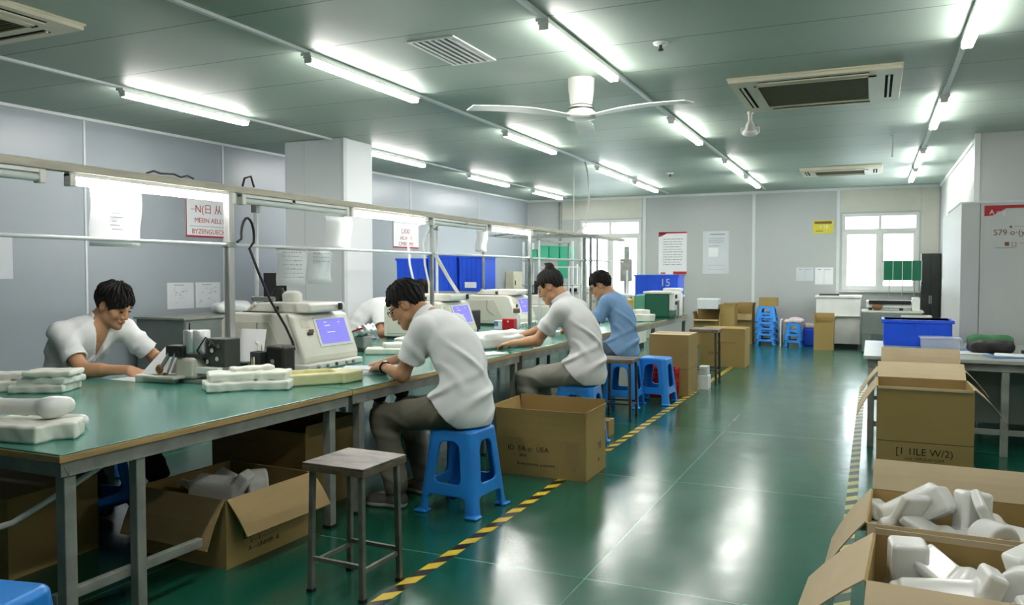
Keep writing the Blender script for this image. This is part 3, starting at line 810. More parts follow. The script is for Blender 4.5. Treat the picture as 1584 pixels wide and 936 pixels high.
def build_stools():
    b = make_plastic_stool(); G = 'blue plastic stools'
    b.location = (-2.245, 4.28, 0); b.rotation_euler.z = math.radians(-4); b['label'] = 'blue plastic stool carrying the man in the white shirt nearest the camera'; b['group'] = G
    C = lambda loc, rz, lab: copy_tree(b, loc, rz, lab, G)
    C((-2.20, 6.27, 0), 3, 'blue plastic stool under the person with the hair bun')
    C((-2.42, 8.3, 0), 4, 'blue plastic stool under the man in the blue shirt')
    C((-2.16, 8.66, 0), -3, 'empty blue plastic stool beside the red crate')
    C((-4.93, 3.74, 0), 5, 'blue plastic stool under the man seated at the far side of the nearest table')
    C((-5.05, 7.15, 0), 0, 'blue plastic stool under the half hidden worker across the tables')
    C((-2.32, 1.42, 0), 12, 'blue plastic stool cut off by the bottom left corner of the photo')
    C((-4.02, 3.1, 0), 6, 'empty blue plastic stool pushed under the nearest worktable')
    for k in range(5):
        o = C((-1.91, 16.62, .115 * k), (0, 2, -2, 1, -1)[k], 'blue stool, ' + ('lowest', 'second from below', 'middle one', 'fourth from below', 'topmost')[k] + ' of the tall stack at the far wall')
        o.scale = (1.0, 1.0, .6); o['group'] = 'tall stack of blue stools'
    for k in range(2):
        o = C((-1.38, 16.42, .125 * k), (0, 2)[k], 'blue stool, ' + ('lower', 'upper')[k] + ' of the low pair under the pink cloth')
        o.scale = (.82, .9, .66); o['group'] = 'pair of low blue stools'
    m = make_metal_stool(); m.location = (-2.12, 2.995, 0); m.rotation_euler.z = math.radians(-2); m['label'] = 'square metal legged stool with scuffed wooden seat nearest the camera'; m['group'] = 'metal legged stools'
    m3 = copy_tree(m, (-2.26, 7.62, 0), 3, 'square metal legged stool in front of the man in the blue shirt')
    for c in m3.children:
        if c.name.startswith(('leg', 'stretcher')): c.data = c.data.copy(); c.data.materials[0] = MT['darksteel']
    m2 = copy_tree(m3, (-1.96, 10.5, 0), 1, 'tall dark metal legged stool beside the tall carton and white box')
    m2.scale = (1.1, 1.1, 1.2)

# ---------------------------------------------------------------- cartons
def make_carton(label, w, d, h, loc, rotz=0, flaps=None, fl=None, closed=False, rows=None, siderows=None, group='brown cartons', cat='carton', fmat=None, tapes=(), crease=None):
    """body of five boards, flaps hinged on the rim; angle 0 = upright, 90 = level outwards, 180 = hanging"""
    t = thing('carton', label, cat, loc, rotz, group)
    T = .006; mb = MB()
    x, y = w / 2, d / 2
    mb.box(-x, x, -y, -y + T, 0, h); mb.box(-x, x, y - T, y, 0, h); mb.box(-x, -x + T, -y + T, y - T, 0, h); mb.box(x - T, x, -y + T, y - T, 0, h)
    mb.box(-x + T, x - T, -y + T, y - T, 0.0, T)
    mb.build('body', MT['card'], t)
    if crease:
        MB().box(-x - .0004, x + .0004, -y - .0006, -y, crease - .002, crease + .002).box(x, x + .0006, -y, y, crease - .002, crease + .002).build('crease', MT['ink'], t)
    if closed:
        cm = MT['cardpale'] if crease else MT['card']
        MB().box(-x, x, -y, 0 - .001, h, h + T).build('flap', cm, t); MB().box(-x, x, .001, y, h, h + T).build('flap', cm, t)
        MB().box(-x, x, -.03, .03, h + T, h + T + .0006).build('packing_tape', MT['tape'], t)
    for side, spec in (flaps or {}).items():
        ang, ln = spec[0], spec[1]; skew = spec[2] if len(spec) > 2 else 0
        a = math.radians(ang)
        L = w if side in 'fb' else d
        e = .004
        # local flap: width along u, height along v from the hinge
        n = 4; vs = []; bend = .04 * ln
        for k in range(n + 1):
            v = ln * k / n; b2 = bend * math.sin(PI * k / n) * (1 if ang else 0)
            for off in (0, T * .8):
                for sgn in (-1, 1):
                    vs.append((sgn * (L / 2 - e) + skew * v, off + b2, v))
        fs = []
        for k in range(n):
            i = 4 * k
            fs += [(i, i + 1, i + 5, i + 4), (i + 2, i + 6, i + 7, i + 3), (i, i + 4, i + 6, i + 2), (i + 1, i + 3, i + 7, i + 5)]
        fs += [(0, 2, 3, 1), (4 * n, 4 * n + 1, 4 * n + 3, 4 * n + 2)]
        o = MB().add(vs, fs).build('flap', fmat or MT['cardin' if 25 < ang else 'card'], t)
        # outward = local -y after the turn about the vertical
        rz = {'f': 0, 'r': PI / 2, 'b': PI, 'l': -PI / 2}[side]
        pos = {'f': (0, -y, h), 'b': (0, y, h), 'l': (-x, 0, h), 'r': (x, 0, h)}[side]
        o.matrix_local = Matrix.Translation(pos) @ Matrix.Rotation(rz, 4, 'Z') @ Matrix.Rotation(a, 4, 'X')
    if rows: lettering(rows, MT['ink'], t, plane_matrix((0, -y - .0008, 0), (1, 0, 0), (0, 0, 1)))
    if siderows: lettering(siderows, MT['ink'], t, plane_matrix((x + .0008, 0, 0), (0, 1, 0), (0, 0, 1)))
    for (x0, x1, z0, z1) in tapes: MB().box(x0, x1, -y - .0016, -y - .0004, z0, z1).build('packing_tape', MT['tape'], t)
    return t

def build_cartons():
    G = None
    make_carton('large open carton with upright flaps behind the blue stool on the hazard tape', .67, .46, .265, (-2.095, 5.365, 0), 1, {'f': (2, .205), 'b': (0, .235), 'r': (2, .21), 'l': (4, .225)},
                rows=[('ID  EA o:· UEA', .05, -.09, .19), ('· –   lens', .035, -.16, .145), ('B-womanoma  a ananana', .028, -.03, .085)], siderows=[('Y5', .07, .08, .19), ('o', .06, .06, .1)], tapes=[(.2, .29, .1, .262), (.24, .262, .06, .1)])
    make_carton('tall carton with a pale lid standing behind the red crate', .46, .5, .70, (-2.145, 9.47, 0), 0, closed=True, crease=.31)
    make_carton('closed wide carton beyond the tall carton, beside the far metal legged stool', .67, .5, .575, (-2.065, 12.62, 0), 0, closed=True, rows=[('ICI· W', .06, -.12, .2)], tapes=[(-.1, .2, .36, .38)])
    make_carton('open carton of foam scraps with a drooping front flap under the nearest table', .60, .62, .335, (-3.085, 3.22, 0), -2, {'f': (152, .24, .0), 'b': (150, .24), 'r': (146, .2, .08), 'l': (155, .22)},
                siderows=[('ETHTREAT', .06, -.06, .135), ('E –– E –––––– –', .028, -.06, .095), ('A ––UNIVER –B', .032, -.06, .06)])
    make_carton('open carton with a handle hole behind the one with foam scraps', .72, .5, .42, (-3.38, 4.02, 0), 0, {'f': (2, .06), 'b': (2, .1), 'r': (3, .1), 'l': (60, .2)}, tapes=[(.28, .34, .23, .29)])
    make_carton('dark brown carton in the shade under the left end of the nearest table', .8, .5, .375, (-4.02, 2.6, 0), 4, closed=True)
    make_carton('small low carton standing behind the large open carton', .14, .16, .13, (-2.14, 6.74, 0), 0, closed=True)
    # right hand row of big open cartons
    make_carton('open carton full of milky plastic pieces nearest the camera at lower right', .66, .48, .53, (.335, 2.73, 0), -3, {'f': (112, .2), 'b': (0, .02), 'l': (130, .26, .25), 'r': (125, .22)}, fmat=MT['cardpale'])
    make_carton('second open carton of milky pieces with its pale back flap folded away', .68, .5, .53, (.34, 3.34, 0), -2, {'f': (170, .2), 'b': (48, .15), 'l': (148, .28, -.1), 'r': (130, .22)}, fmat=MT['cardpale'])
    make_carton('empty open carton with printed front and side flaps hanging out', .57, .5, .665, (.325, 6.15, 0), 0, {'f': (176, .02), 'r': (138, .27, .06), 'l': (150, .25, -.06), 'b': (62, .2)}, fmat=MT['cardpale'], crease=.30,
                rows=[('[1 1ILE W/2)', .065, -.0, .235), ('-ooo  USFUS-AT-CAM', .025, -.0, .19), ('–   (AT BAC-V)', .022, 0, .162)])
    make_carton('carton with a raised back flap standing against the right worktable', .55, .36, .71, (.34, 6.70, 0), 0, {'b': (25, .14), 'l': (145, .24), 'r': (140, .22), 'f': (150, .2)}, fmat=MT['cardpale'])
    # far pile by the wall
    make_carton('lower brown carton in the far pile left of the stool stack', .5, .4, .5, (-2.98, 16.2, 0), 0, {'f': (100, .12), 'l': (10, .15), 'b': (0, .2), 'r': (5, .2)})
    make_carton('tall brown carton in the middle of the far pile by the wall', .28, .4, .62, (-2.60, 16.3, 0), 0, {'f': (4, .18), 'l': (6, .18), 'r': (4, .2), 'b': (0, .2)})
    make_carton('tall brown carton at the right end of the far pile beside the stool stack', .36, .4, .6, (-2.36, 16.75, 0), 0, {'f': (150, .14), 'l': (10, .22), 'r': (4, .22), 'b': (0, .22)})
    make_carton('tall narrow carton in front of the white bench cabinet', .34, .36, .5, (-.81, 15.98, 0), 0, {'f': (0, .0001), 'b': (2, .17), 'l': (15, .17), 'r': (25, .17)})
    make_carton('small carton resting on top of the tall stool stack', .34, .3, .16, (-1.88, 16.64, .762), 0, closed=True)
    # white boxes
    t = thing('white_carton', 'white carton on top of the far brown carton pile', 'carton', (-2.97, 16.2, .71))
    MB().box(-.2, .2, -.17, .17, 0, .18).build('body', MT['papergrey'], t, .004); MB().box(-.205, .205, -.175, .175, .18, .2).build('lid', MT['paper'], t, .004)
    t = thing('white_box', 'narrow white box with grey print on the floor beside the tall carton', 'box', (-1.865, 9.93, 0))
    MB().box(-.06, .06, -.09, .09, 0, .17).build('body', MT['paper'], t, .003); MB().box(-.055, .045, -.085, .085, .17, .28).build('upper_box', MT['papergrey'], t, .003)
    lettering([('MC', .05, -.01, .235), ('::', .05, .0, .2)], MT['pencil'], t, plane_matrix((0, -.0858, 0), (1, 0, 0), (0, 0, 1)))
    # red crate
    t = thing('red_crate', 'red perforated plastic crate in front of the tall carton', 'crate', (-2.17, 9.08, 0))
    mb = MB(); x, y, h = .15, .09, .34
    def latt(a, b, zz0, zz1, fix, axis):
        n = 7; s = (b - a) / n
        for i in range(n + 1):
            u = a + s * i
            if axis == 'y': mb.box(u - .008, u + .008, fix - .006, fix + .006, zz0, zz1)
            else: mb.box(fix - .006, fix + .006, u - .008, u + .008, zz0, zz1)
        for k in range(7):
            z = zz0 + (zz1 - zz0) * k / 6
            if axis == 'y': mb.box(a, b, fix - .006, fix + .006, z - .01, z + .01)
            else: mb.box(fix - .006, fix + .006, a, b, z - .01, z + .01)
    latt(-x, x, .02, h - .03, -y, 'y'); latt(-x, x, .02, h - .03, y, 'y'); latt(-y, y, .02, h - .03, -x, 'x'); latt(-y, y, .02, h - .03, x, 'x')
    mb.build('lattice_wall', MT['redp'], t); MB().box(-x, x, -y, y, 0, .012).build('base', MT['redp'], t)
    mb = MB().box(-x - .012, x + .012, -y - .012, -y + .01, h - .03, h).box(-x - .012, x + .012, y - .01, y + .012, h - .03, h).box(-x - .012, -x + .01, -y, y, h - .03, h).box(x - .01, x + .012, -y, y, h - .03, h)
    mb.build('rim', MT['redp'], t, .003)
# ---------------------------------------------------------------- control machines
def make_machine():
    """cream control machine; local: worker face towards +x, width along y, back towards -x"""
    t = thing('control_machine', '', 'machine')
    W = .62
    # side outline (x,z): sloped console front
    out = [(-.74, .03), (-.74, .33), (-.66, .385), (-.16, .385), (-.10, .365), (.0, .09), (.0, .05), (-.03, .03)]
    MB().prism(out, 'y', 0, W).build('body', MT['machine'], t, .016, 3)
    # side cover panel and its groove
    MB().prism([(-.70, .06), (-.70, .32), (-.30, .33), (-.17, .07)], 'y', -.006, .002).build('side_cover', MT['machine2'], t, .004)
    MB().tube([(-.40, -.010, .32), (-.41, -.010, .24), (-.38, -.010, .18), (-.30, -.010, .14)], .004, 6).build('side_groove', MT['zinc'], t)
    # sloped console: screen bezel and screen, placed on the slope between (-.10,.365) and (0,.09)
    p0 = Vector((-.10, 0, .365)); p1 = Vector((0, 0, .09)); dn = (p1 - p0).normalized(); nrm = Vector((-dn.z, 0, dn.x)); nrm = nrm if nrm.x > 0 else -nrm
    M = plane_matrix(p0 + nrm * .001, (0, 1, 0), tuple(-dn))
    def onslope(mb, u0, u1, v0, v1, t0, t1):
        vs = [M @ Vector((u, -v, tt)) for tt in (t0, t1) for u, v in ((u0, v0), (u1, v0), (u1, v1), (u0, v1))]
        return mb.hexa(vs)
    onslope(MB(), .20, .575, .02, .235, -.004, .006).build('screen_bezel', MT['white_enamel'], t, .003)
    s = onslope(MB(), .225, .55, .035, .215, .004, .008).build('screen', MT['screen'], t)
    mb = MB()
    for u0, u1, v in ((.30, .36, .08), (.46, .48, .06), (.31, .40, .13), (.30, .33, .055)): onslope(mb, u0, u1, v, v + .006, .008, .0088)
    mb.build('screen_text', MT['screenline'], s)
    b = onslope(MB(), .10, .15, .12, .14, .0, .012).build('button', MT['black'], t, .003)
    onslope(MB(), .125, .165, .10, .125, .0, .012).build('button', MT['brownp'], t, .003)
    onslope(MB(), .06, .14, .03, .085, -.002, .003).build('label_plate', MT['machine2'], t)
    # base lip with small knobs
    mb = MB().box(-.12, .035, -.01, W + .01, .0, .045); mb.build('base', MT['pvc_white'], t, .012, 3)
    for y in (.10, .2, .3, .42, .5): MB().lathe([(.012, 0), (.012, .012), (.008, .016)], (.034, y, .024), 14, 'x').build('knob', MT['darkgrey'] if y == .3 else MT['zinc'], t)
    MB().box(-.72, -.14, .02, W - .02, 0, .03).build('plinth', MT['darkgrey'], t)
    # top head: long cover with a rounded front
    top = [(-.60, .385), (-.56, .42), (-.48, .455), (-.06, .455), (-.03, .445), (-.03, .40), (-.06, .388)]
    MB().prism(top, 'y', .10, .50).build('top_cover', MT['pvc_white'], t, .012, 3)
    MB().box(-.02, .0, .40, .43, .40, .45).build('catch', MT['black'], t, .003); MB().box(-.33, -.30, .085, .102, .40, .43).build('latch', MT['darkgrey'], t)
    MB().box(-.62, -.30, .09, .10, .386, .392).build('hinge_line', MT['black'], t)
    MB().tube([(-.60, .12, .39), (-.56, .10, .41), (-.50, .09, .45)], .012, 8).build('hose', MT['pvc_white'], t)
    return t

def build_machines():
    m = make_machine(); m.location = (-3.49, 4.36, .755); m['label'] = 'nearest cream control machine with a large violet screen'; m['group'] = 'cream control machines'
    copy_tree(m, (-3.72, 6.80, .755), 0, 'second cream control machine with violet screen, behind the near man in white')
    copy_tree(m, (-4.0, 9.05, .755), 0, 'third cream machine standing behind the red box and bottle')
    # things on top of the nearest machine
    t = thing('spool_holder', 'white capped round spool with a dark cone lying on the nearest cream machine', 'spool', (-3.95, 4.62, 1.21))
    MB().lathe([(.07, 0), (.072, .055), (.05, .075), (.02, .08)], (.08, .08, 0), 24).build('spool', MT['pvc_white'], t)
    MB().lathe([(.06, 0), (.055, .04), (.03, .1)], (-.06, .1, 0), 20).build('dark_cone', MT['rubber'], t)
    MB().tube([(-.2, -.02, .02), (.0, -.02, .02)], .018, 10).build('rod', MT['zinc'], t)
    # small press in front of the machine side: black motor box and grey gauge
    t = thing('foot_press', 'small black motor and grey valve unit beside the nearest cream machine', 'press', (-3.44, 4.06, .755))
    MB().box(-.10, .04, -.03, .10, .03, .20).build('motor_box', MT['black'], t, .02, 3)
    MB().box(-.20, .10, -.08, .12, 0, .03).build('base', MT['darkgrey'], t, .006)
    MB().box(-.20, -.12, -.06, .02, .03, .16).build('valve', MT['darkgrey'], t, .006); MB().tube([(-.16, -.07, .04), (-.16, -.07, .13)], .016, 10).build('gauge', MT['chrome'], t)
    MB().lathe([(.016, 0), (.016, .012)], (-.04, -.032, .10), 14, 'y').build('badge', MT['chrome'], t)
    MB().tube([(-.16, -.02, .16), (-.17, .0, .20), (-.22, .02, .22), (-.30, .08, .2), (-.34, .14, .26)], .012, 8).build('hose', MT['machine2'], t)
    t = thing('document_holder', 'white sheet standing in a grey holder behind the chrome post', 'paper', (-3.64, 4.03, .755))
    vs = [(-.16, 0, .09), (.06, .02, .09), (.06, .06, .30), (-.16, .04, .30)]
    s = MB().add(vs, [(0, 1, 2, 3)]).build('sheet', MT['paper'], t); md = s.modifiers.new('th', 'SOLIDIFY'); md.thickness = .002
    MB().bar((-.18, .02, .015), (.22, .03, .015), .05, .03).bar((-.05, .03, .03), (-.05, .03, .1), .02, .02).build('holder', MT['zinc'], t)
    # trimming machine before the seated man
    t = thing('trimming_machine', 'small trimming machine with a shiny aluminium motor can in front of the seated man', 'machine', (-3.72, 3.66, .755))
    MB().box(-.26, .20, -.06, .16, 0, .025).build('base', MT['zinc'], t, .004)
    MB().box(-.13, .02, -.07, .06, .025, .155).build('body', MT['machine2'], t, .02, 3)
    MB().lathe([(.044, .17), (.047, .175), (.047, .31), (.043, .318), (.0001, .318)], (-.065, .0, 0), 32).build('motor_can', MT['aluminium'], t)
    MB().lathe([(.050, .172), (.0525, .175), (.0525, .312), (.048, .318)], (-.005, .02, 0), 32).build('motor_can', MT['aluminium'], t)
    MB().lathe([(.005, .318), (.004, .36)], (-.08, .0, 0), 8).build('pin', MT['black'], t)
    MB().box(-.20, -.06, -.08, .02, .155, .225).build('gearbox', MT['black'], t, .012)
    MB().box(-.16, .06, -.05, .07, .15, .175).build('mounting_plate', MT['darkgrey'], t, .004)
    MB().bar((-.16, -.06, .20), (-.225, -.09, .085), .026, .02).bar((-.12, -.07, .19), (-.15, -.11, .06), .014, .014).build('lever_arm', MT['zinc'], t, .004)
    MB().lathe([(.02, -.012), (.03, 0), (.02, .012)], (-.225, -.10, .08), 16, 'y').build('roller', MT['brownp'], t)
    MB().box(.05, .20, .0, .13, .10, .27).build('control_box', MT['darkgrey'], t, .006)
    mb = MB()
    for i, (x, z) in enumerate(((.07, .13), (.11, .2), (.15, .15), (.09, .24), (.16, .23))): mb.lathe([(.014, 0), (.014, .015)], (x, -.014, z), 12, 'y')
    mb.build('bolts', MT['chrome'], t)
    MB().tube([(.06, -.01, .12), (.03, -.05, .2), (.08, -.03, .28), (.14, -.01, .22)], .006, 6).build('wire', MT['rubber'], t)
    MB().box(-.30, -.05, -.16, -.06, .03, .045).build('work_plate', MT['machine2'], t, .003)
    MB().box(.0, .19, -.05, -.01, .06, .10).build('slide_rail', MT['white_enamel'], t, .004)
    # silver fixture with wrapping on the second table
    t = thing('clamp_fixture', 'grey clamp fixture wrapped in shiny film opposite the near man in white', 'fixture', (-3.98, 5.72, .755))
    MB().box(-.11, .09, -.09, .09, 0, .02).build('base', MT['darkgrey'], t); MB().box(-.08, .07, -.06, .07, .02, .13).build('block', MT['zinc'], t, .012)
    F = Field((-.16, -.14, .08), (.16, .16, .28), .008); F.rbox((0, 0, .16), np.array([[.93, 0, .37], [0, 1, 0], [-.37, 0, .93]]), (.11, .08, .035), .02)
    F.fn(lambda x, y, z: .012 * np.sin(x * 70 + y * 40) * np.sin(y * 55 + z * 60), mode='add')
    mesh_obj('film', *F.mesh(), MT['aluminium'], t); MB().bar((-.09, -.095, .15), (.08, -.095, .2), .012, .012).build('strap', MT['redp'], t)
    # red box with a dark cap bottle
    t = thing('red_box', 'small bright red box on the third worktable', 'box', (-3.9, 8.62, .755)); MB().box(-.075, .075, -.05, .05, 0, .125).build('body', MT['redp'], t, .008); MB().lathe([(.012, 0), (.012, .004)], (0, -.052, .095), 14, 'y').build('hole', MT['paper'], t)
    t = thing('bottle', 'clear bottle with a dark brown cap behind the red box', 'bottle', (-3.88, 8.78, .755)); MB().lathe([(.04, 0), (.042, .01), (.042, .15), (.022, .18), (.022, .19)], seg=20).build('body', MT['clear'], t); MB().lathe([(.04, .185), (.04, .235), (.036, .24)], seg=20).build('cap', MT['stoolrim'], t)
    t = thing('small_box', 'pale blue and white little box left of the red box', 'box', (-4.05, 8.66, .755)); MB().box(-.05, .05, -.04, .04, 0, .1).build('body', MT['paper'], t, .003); MB().box(-.051, .0, -.041, .041, .03, .09).build('print', MT['bluepaper'], t)
    # green machine at the far end
    t = thing('green_machine', 'dark green bench machine with white end panel at the end of the far table', 'machine', (-3.05, 11.55, .755))
    MB().box(.0, .36, 0, .5, .02, .36).build('body', MT['greenmach'], t, .015); MB().box(-.17, .0, .03, .5, .02, .34).build('side_cabinet', MT['greenlight'], t, .012)
    MB().box(-.02, .40, -.02, .52, .36, .395).build('lid', MT['pvc_white'], t, .01)
    MB().box(.355, .43, .02, .48, .12, .37).build('end_panel', MT['white_enamel'], t, .01); MB().lathe([(.03, 0), (.03, .02)], (.43, .12, .32), 16, 'x').build('dial', MT['darkgrey'], t); MB().box(.43, .45, .1, .16, .2, .25).build('switch', MT['black'], t)
    MB().box(-.15, .44, .02, .48, 0, .025).build('base', MT['greenmach'], t); MB().box(.44, .46, .2, .24, .0, .26).build('post', MT['legpaint'], t)
    t = thing('white_canister', 'white plastic canister behind the dark green machine', 'canister', (-2.86, 12.55, .755)); MB().lathe([(.14, 0), (.15, .02), (.15, .34), (.13, .36), (.13, .38)], seg=28).build('body', MT['pvc_white'], t); MB().lathe([(.155, .38), (.155, .42), (.12, .43)], seg=28).build('lid', MT['white_enamel'], t)
    t = thing('yellow_box', 'yellow plastic box beside the green machine behind the man in blue', 'box', (-3.22, 11.0, .755)); MB().box(-.13, .13, -.1, .1, 0, .28).build('body', MT['yellowbox'], t, .01); MB().box(-.14, .14, -.11, .11, .27, .295).build('rim', MT['yellowbox'], t, .004); MB().box(-.05, .05, -.104, -.1, .1, .18).build('handle_recess', MT['stoolrim'], t)
    t = thing('blue_bin', 'royal blue storage bin with pale number on a white shelf behind the green machine', 'bin', (-3.53, 12.75, 1.06))
    bin_parts(t, .70, .45, .33); lettering([('15', .17, .50, .20)], MT['papergrey'], t, plane_matrix((0, -.006, 0), (1, 0, 0), (0, 0, 1)))
    t = thing('shelf_stand', 'white shelf stand carrying the numbered blue bin', 'shelf', (-3.53, 12.75, 0.755))
    MB().box(-.1, .72, -.02, .46, .28, .30).build('shelf_board', MT['white_enamel'], t)
    for x in (-.08, .68):
        for y in (0, .42): MB().box(x, x + .025, y, y + .025, 0, .28).build('post', MT['zinc'], t)
    # more equipment behind the far workers
    t = thing('sewing_head', 'dark machine head with red parts in front of the man in the blue shirt', 'machine', (-3.35, 9.0, .755))
    MB().box(-.16, .16, -.09, .09, 0, .03).build('base', MT['darkgrey'], t, .005)
    MB().prism([(-.15, .03), (-.15, .34), (-.08, .40), (.12, .38), (.16, .32), (.16, .24), (.02, .22), (-.02, .03)], 'y', -.07, .07).build('arm', MT['black'], t, .02, 3)
    MB().box(.05, .15, -.06, .06, .03, .15).build('red_guard', MT['redp'], t, .012); MB().lathe([(.07, 0), (.075, .02), (.07, .04)], (-.17, 0, .28), 24, 'x').build('hand_wheel', MT['zinc'], t)
    for i, (x, y, lab) in enumerate(((-4.35, 7.85, 'dark grey control box behind the second cream machine'), (-4.3, 8.2, 'lower black control box between the cream machines'))):
        t = thing('control_box', lab, 'control box', (x, y, .755)); h = (.36, .24)[i]; MB().box(-.17, .17, -.12, .12, .01, h).build('body', MT['darkgrey' if i == 0 else 'black'], t, .01); MB().box(-.1, .1, -.125, -.12, h * .4, h * .8).build('front_plate', MT['black'], t, .003)
        for sx in (-1, 1): MB().box(sx * .13 - .02, sx * .13 + .02, -.1, .1, 0, .01).build('foot', MT['rubber'], t)
    t = thing('wire_rack', 'white frame of thin bars on the far worktables', 'rack', (-3.7, 9.75, .755)); mb = MB()
    for x in (-.2, .2):
        for y in (-.2, .2): mb.box(x - .008, x + .008, y - .008, y + .008, 0, .75)
    for z in (.3, .74): mb.bar((-.2, -.2, z), (.2, -.2, z), .012, .012).bar((-.2, .2, z), (.2, .2, z), .012, .012).bar((-.2, -.2, z), (-.2, .2, z), .012, .012).bar((.2, -.2, z), (.2, .2, z), .012, .012)
    mb.build('frame', MT['trim'], t)
    t = thing('machine_head', 'white machine head with a small black display under the green trays', 'machine', (-4.15, 10.3, .755))
    MB().box(-.25, .25, -.1, .3, 0, .22).build('body', MT['machine'], t, .02, 3); MB().box(-.2, .25, .0, .2, .22, .36).build('head', MT['machine'], t, .02, 3); MB().box(.1, .2, -.006, .0, .25, .33).build('display', MT['black'], t)

def bin_parts(t, w, d, h):
    T = .008; mb = MB()
    mb.hexa([(.015, 0.0, 0), (w - .015, 0.0, 0), (w - .015, T, 0), (.015, T, 0), (0, -.004, h), (w, -.004, h), (w, T, h), (0, T, h)])
    mb.box(0, w, d - T, d, 0, h).box(0, T, T, d - T, 0, h).box(w - T, w, T, d - T, 0, h).box(T, w - T, T, d - T, 0, T)
    n = 5
    for i in range(n): x = w * (i + .5) / n; mb.box(x - .012, x + .012, -.012, .0, .02, h - .04)
    mb.build('body', MT['bin'], t)
    e = .016
    MB().box(-e, w + e, -e, T, h - .03, h).box(-e, w + e, d - T, d + e, h - .03, h).box(-e, T, T, d - T, h - .03, h).box(w - T, w + e, T, d - T, h - .03, h).build('rim', MT['bin'], t, .004)

# ---------------------------------------------------------------- foam and small goods
def foam_obj(name, F, m, label, cat, loc, rotz=0, group=None, noise=.002, ns=60):
    if noise: F.fn(lambda x, y, z: noise * np.sin(x * ns + 2 * np.sin(y * ns * .7)) * np.sin(y * ns * .8 + z * ns + 1), mode='add')
    o = mesh_obj(name, *F.mesh(), m); o.location = loc; o.rotation_euler = (0, 0, math.radians(rotz))
    return tag(o, label, cat, group)

def lobed(sx, sy, h, lobes, hh=.005, rad=.012):
    """flat cut foam piece: union of rounded slabs seen from above, height h"""
    F = Field((-sx, -sy, -.01), (sx, sy, h + .03), hh)
    for (cx, cy, ax, ay, z0, z1, rz) in lobes:
        c, s = math.cos(math.radians(rz)), math.sin(math.radians(rz))
        F.rbox((cx, cy, (z0 + z1) / 2), np.array([[c, s, 0], [-s, c, 0], [0, 0, 1]]), (ax, ay, (z1 - z0) / 2), rad, .008)
    return F

def blob(kind, hh=.0055):
    """cut pieces of milky moulding: flat faced blocks, thick discs and folded bars"""
    F = Field((-.2, -.2, -.16), (.2, .2, .2), hh)
    def drum(c, ax, r, w, e=.014):
        o = [i for i in range(3) if i != ax]
        def f(x, y, z):
            q = (x - c[0], y - c[1], z - c[2]); a = np.sqrt(q[o[0]] ** 2 + q[o[1]] ** 2) - (r - e); b = np.abs(q[ax]) - (w - e) + 0 * a
            return (np.sqrt(np.maximum(a, 0) ** 2 + np.maximum(b, 0) ** 2) + np.minimum(np.maximum(a, b), 0) - e).astype(np.float32)
        F.fn(f, None, None, 'min', .02)
    def turn(deg): c, s_ = math.cos(math.radians(deg)), math.sin(math.radians(deg)); return np.array([[c, 0, s_], [0, 1, 0], [-s_, 0, c]])
    if kind == 0:      # long block with a rounded back and an upturned end
        F.rbox((-.01, 0, 0), I3, (.125, .062, .052), .016); drum((.0, 0, .02), 0, .058, .11); F.rbox((.12, .0, .045), turn(62), (.07, .058, .03), .014, .015)
        F.cone((-.09, -.08, .05), (.06, -.08, .05), .016, .016, .01, True)
    elif kind == 1:    # thick disc cut flat, with a slab tail
        drum((0, 0, .02), 1, .078, .052); F.rbox((-.08, 0, -.03), I3, (.085, .05, .03), .014, .015); F.fn(lambda x, y, z: (-.05 - z + 0 * x + 0 * y).astype(np.float32)); F.cone((0, -.06, .02), (0, -.035, .02), .03, .024, .012, True)
    elif kind == 2:    # square post with a flat cut top
        F.rbox((0, 0, .0), turn(8), (.056, .046, .115), .016); F.rbox((.03, .0, -.08), I3, (.085, .06, .036), .016, .02)
    else:              # folded flat flange
        F.rbox((-.05, 0, 0), turn(-24), (.095, .075, .018), .012, .01); F.rbox((.06, 0, .01), turn(30), (.085, .07, .018), .012, .02); F.cone((.0, -.07, -.01), (.0, .07, -.01), .03, .03, .02)
    return F

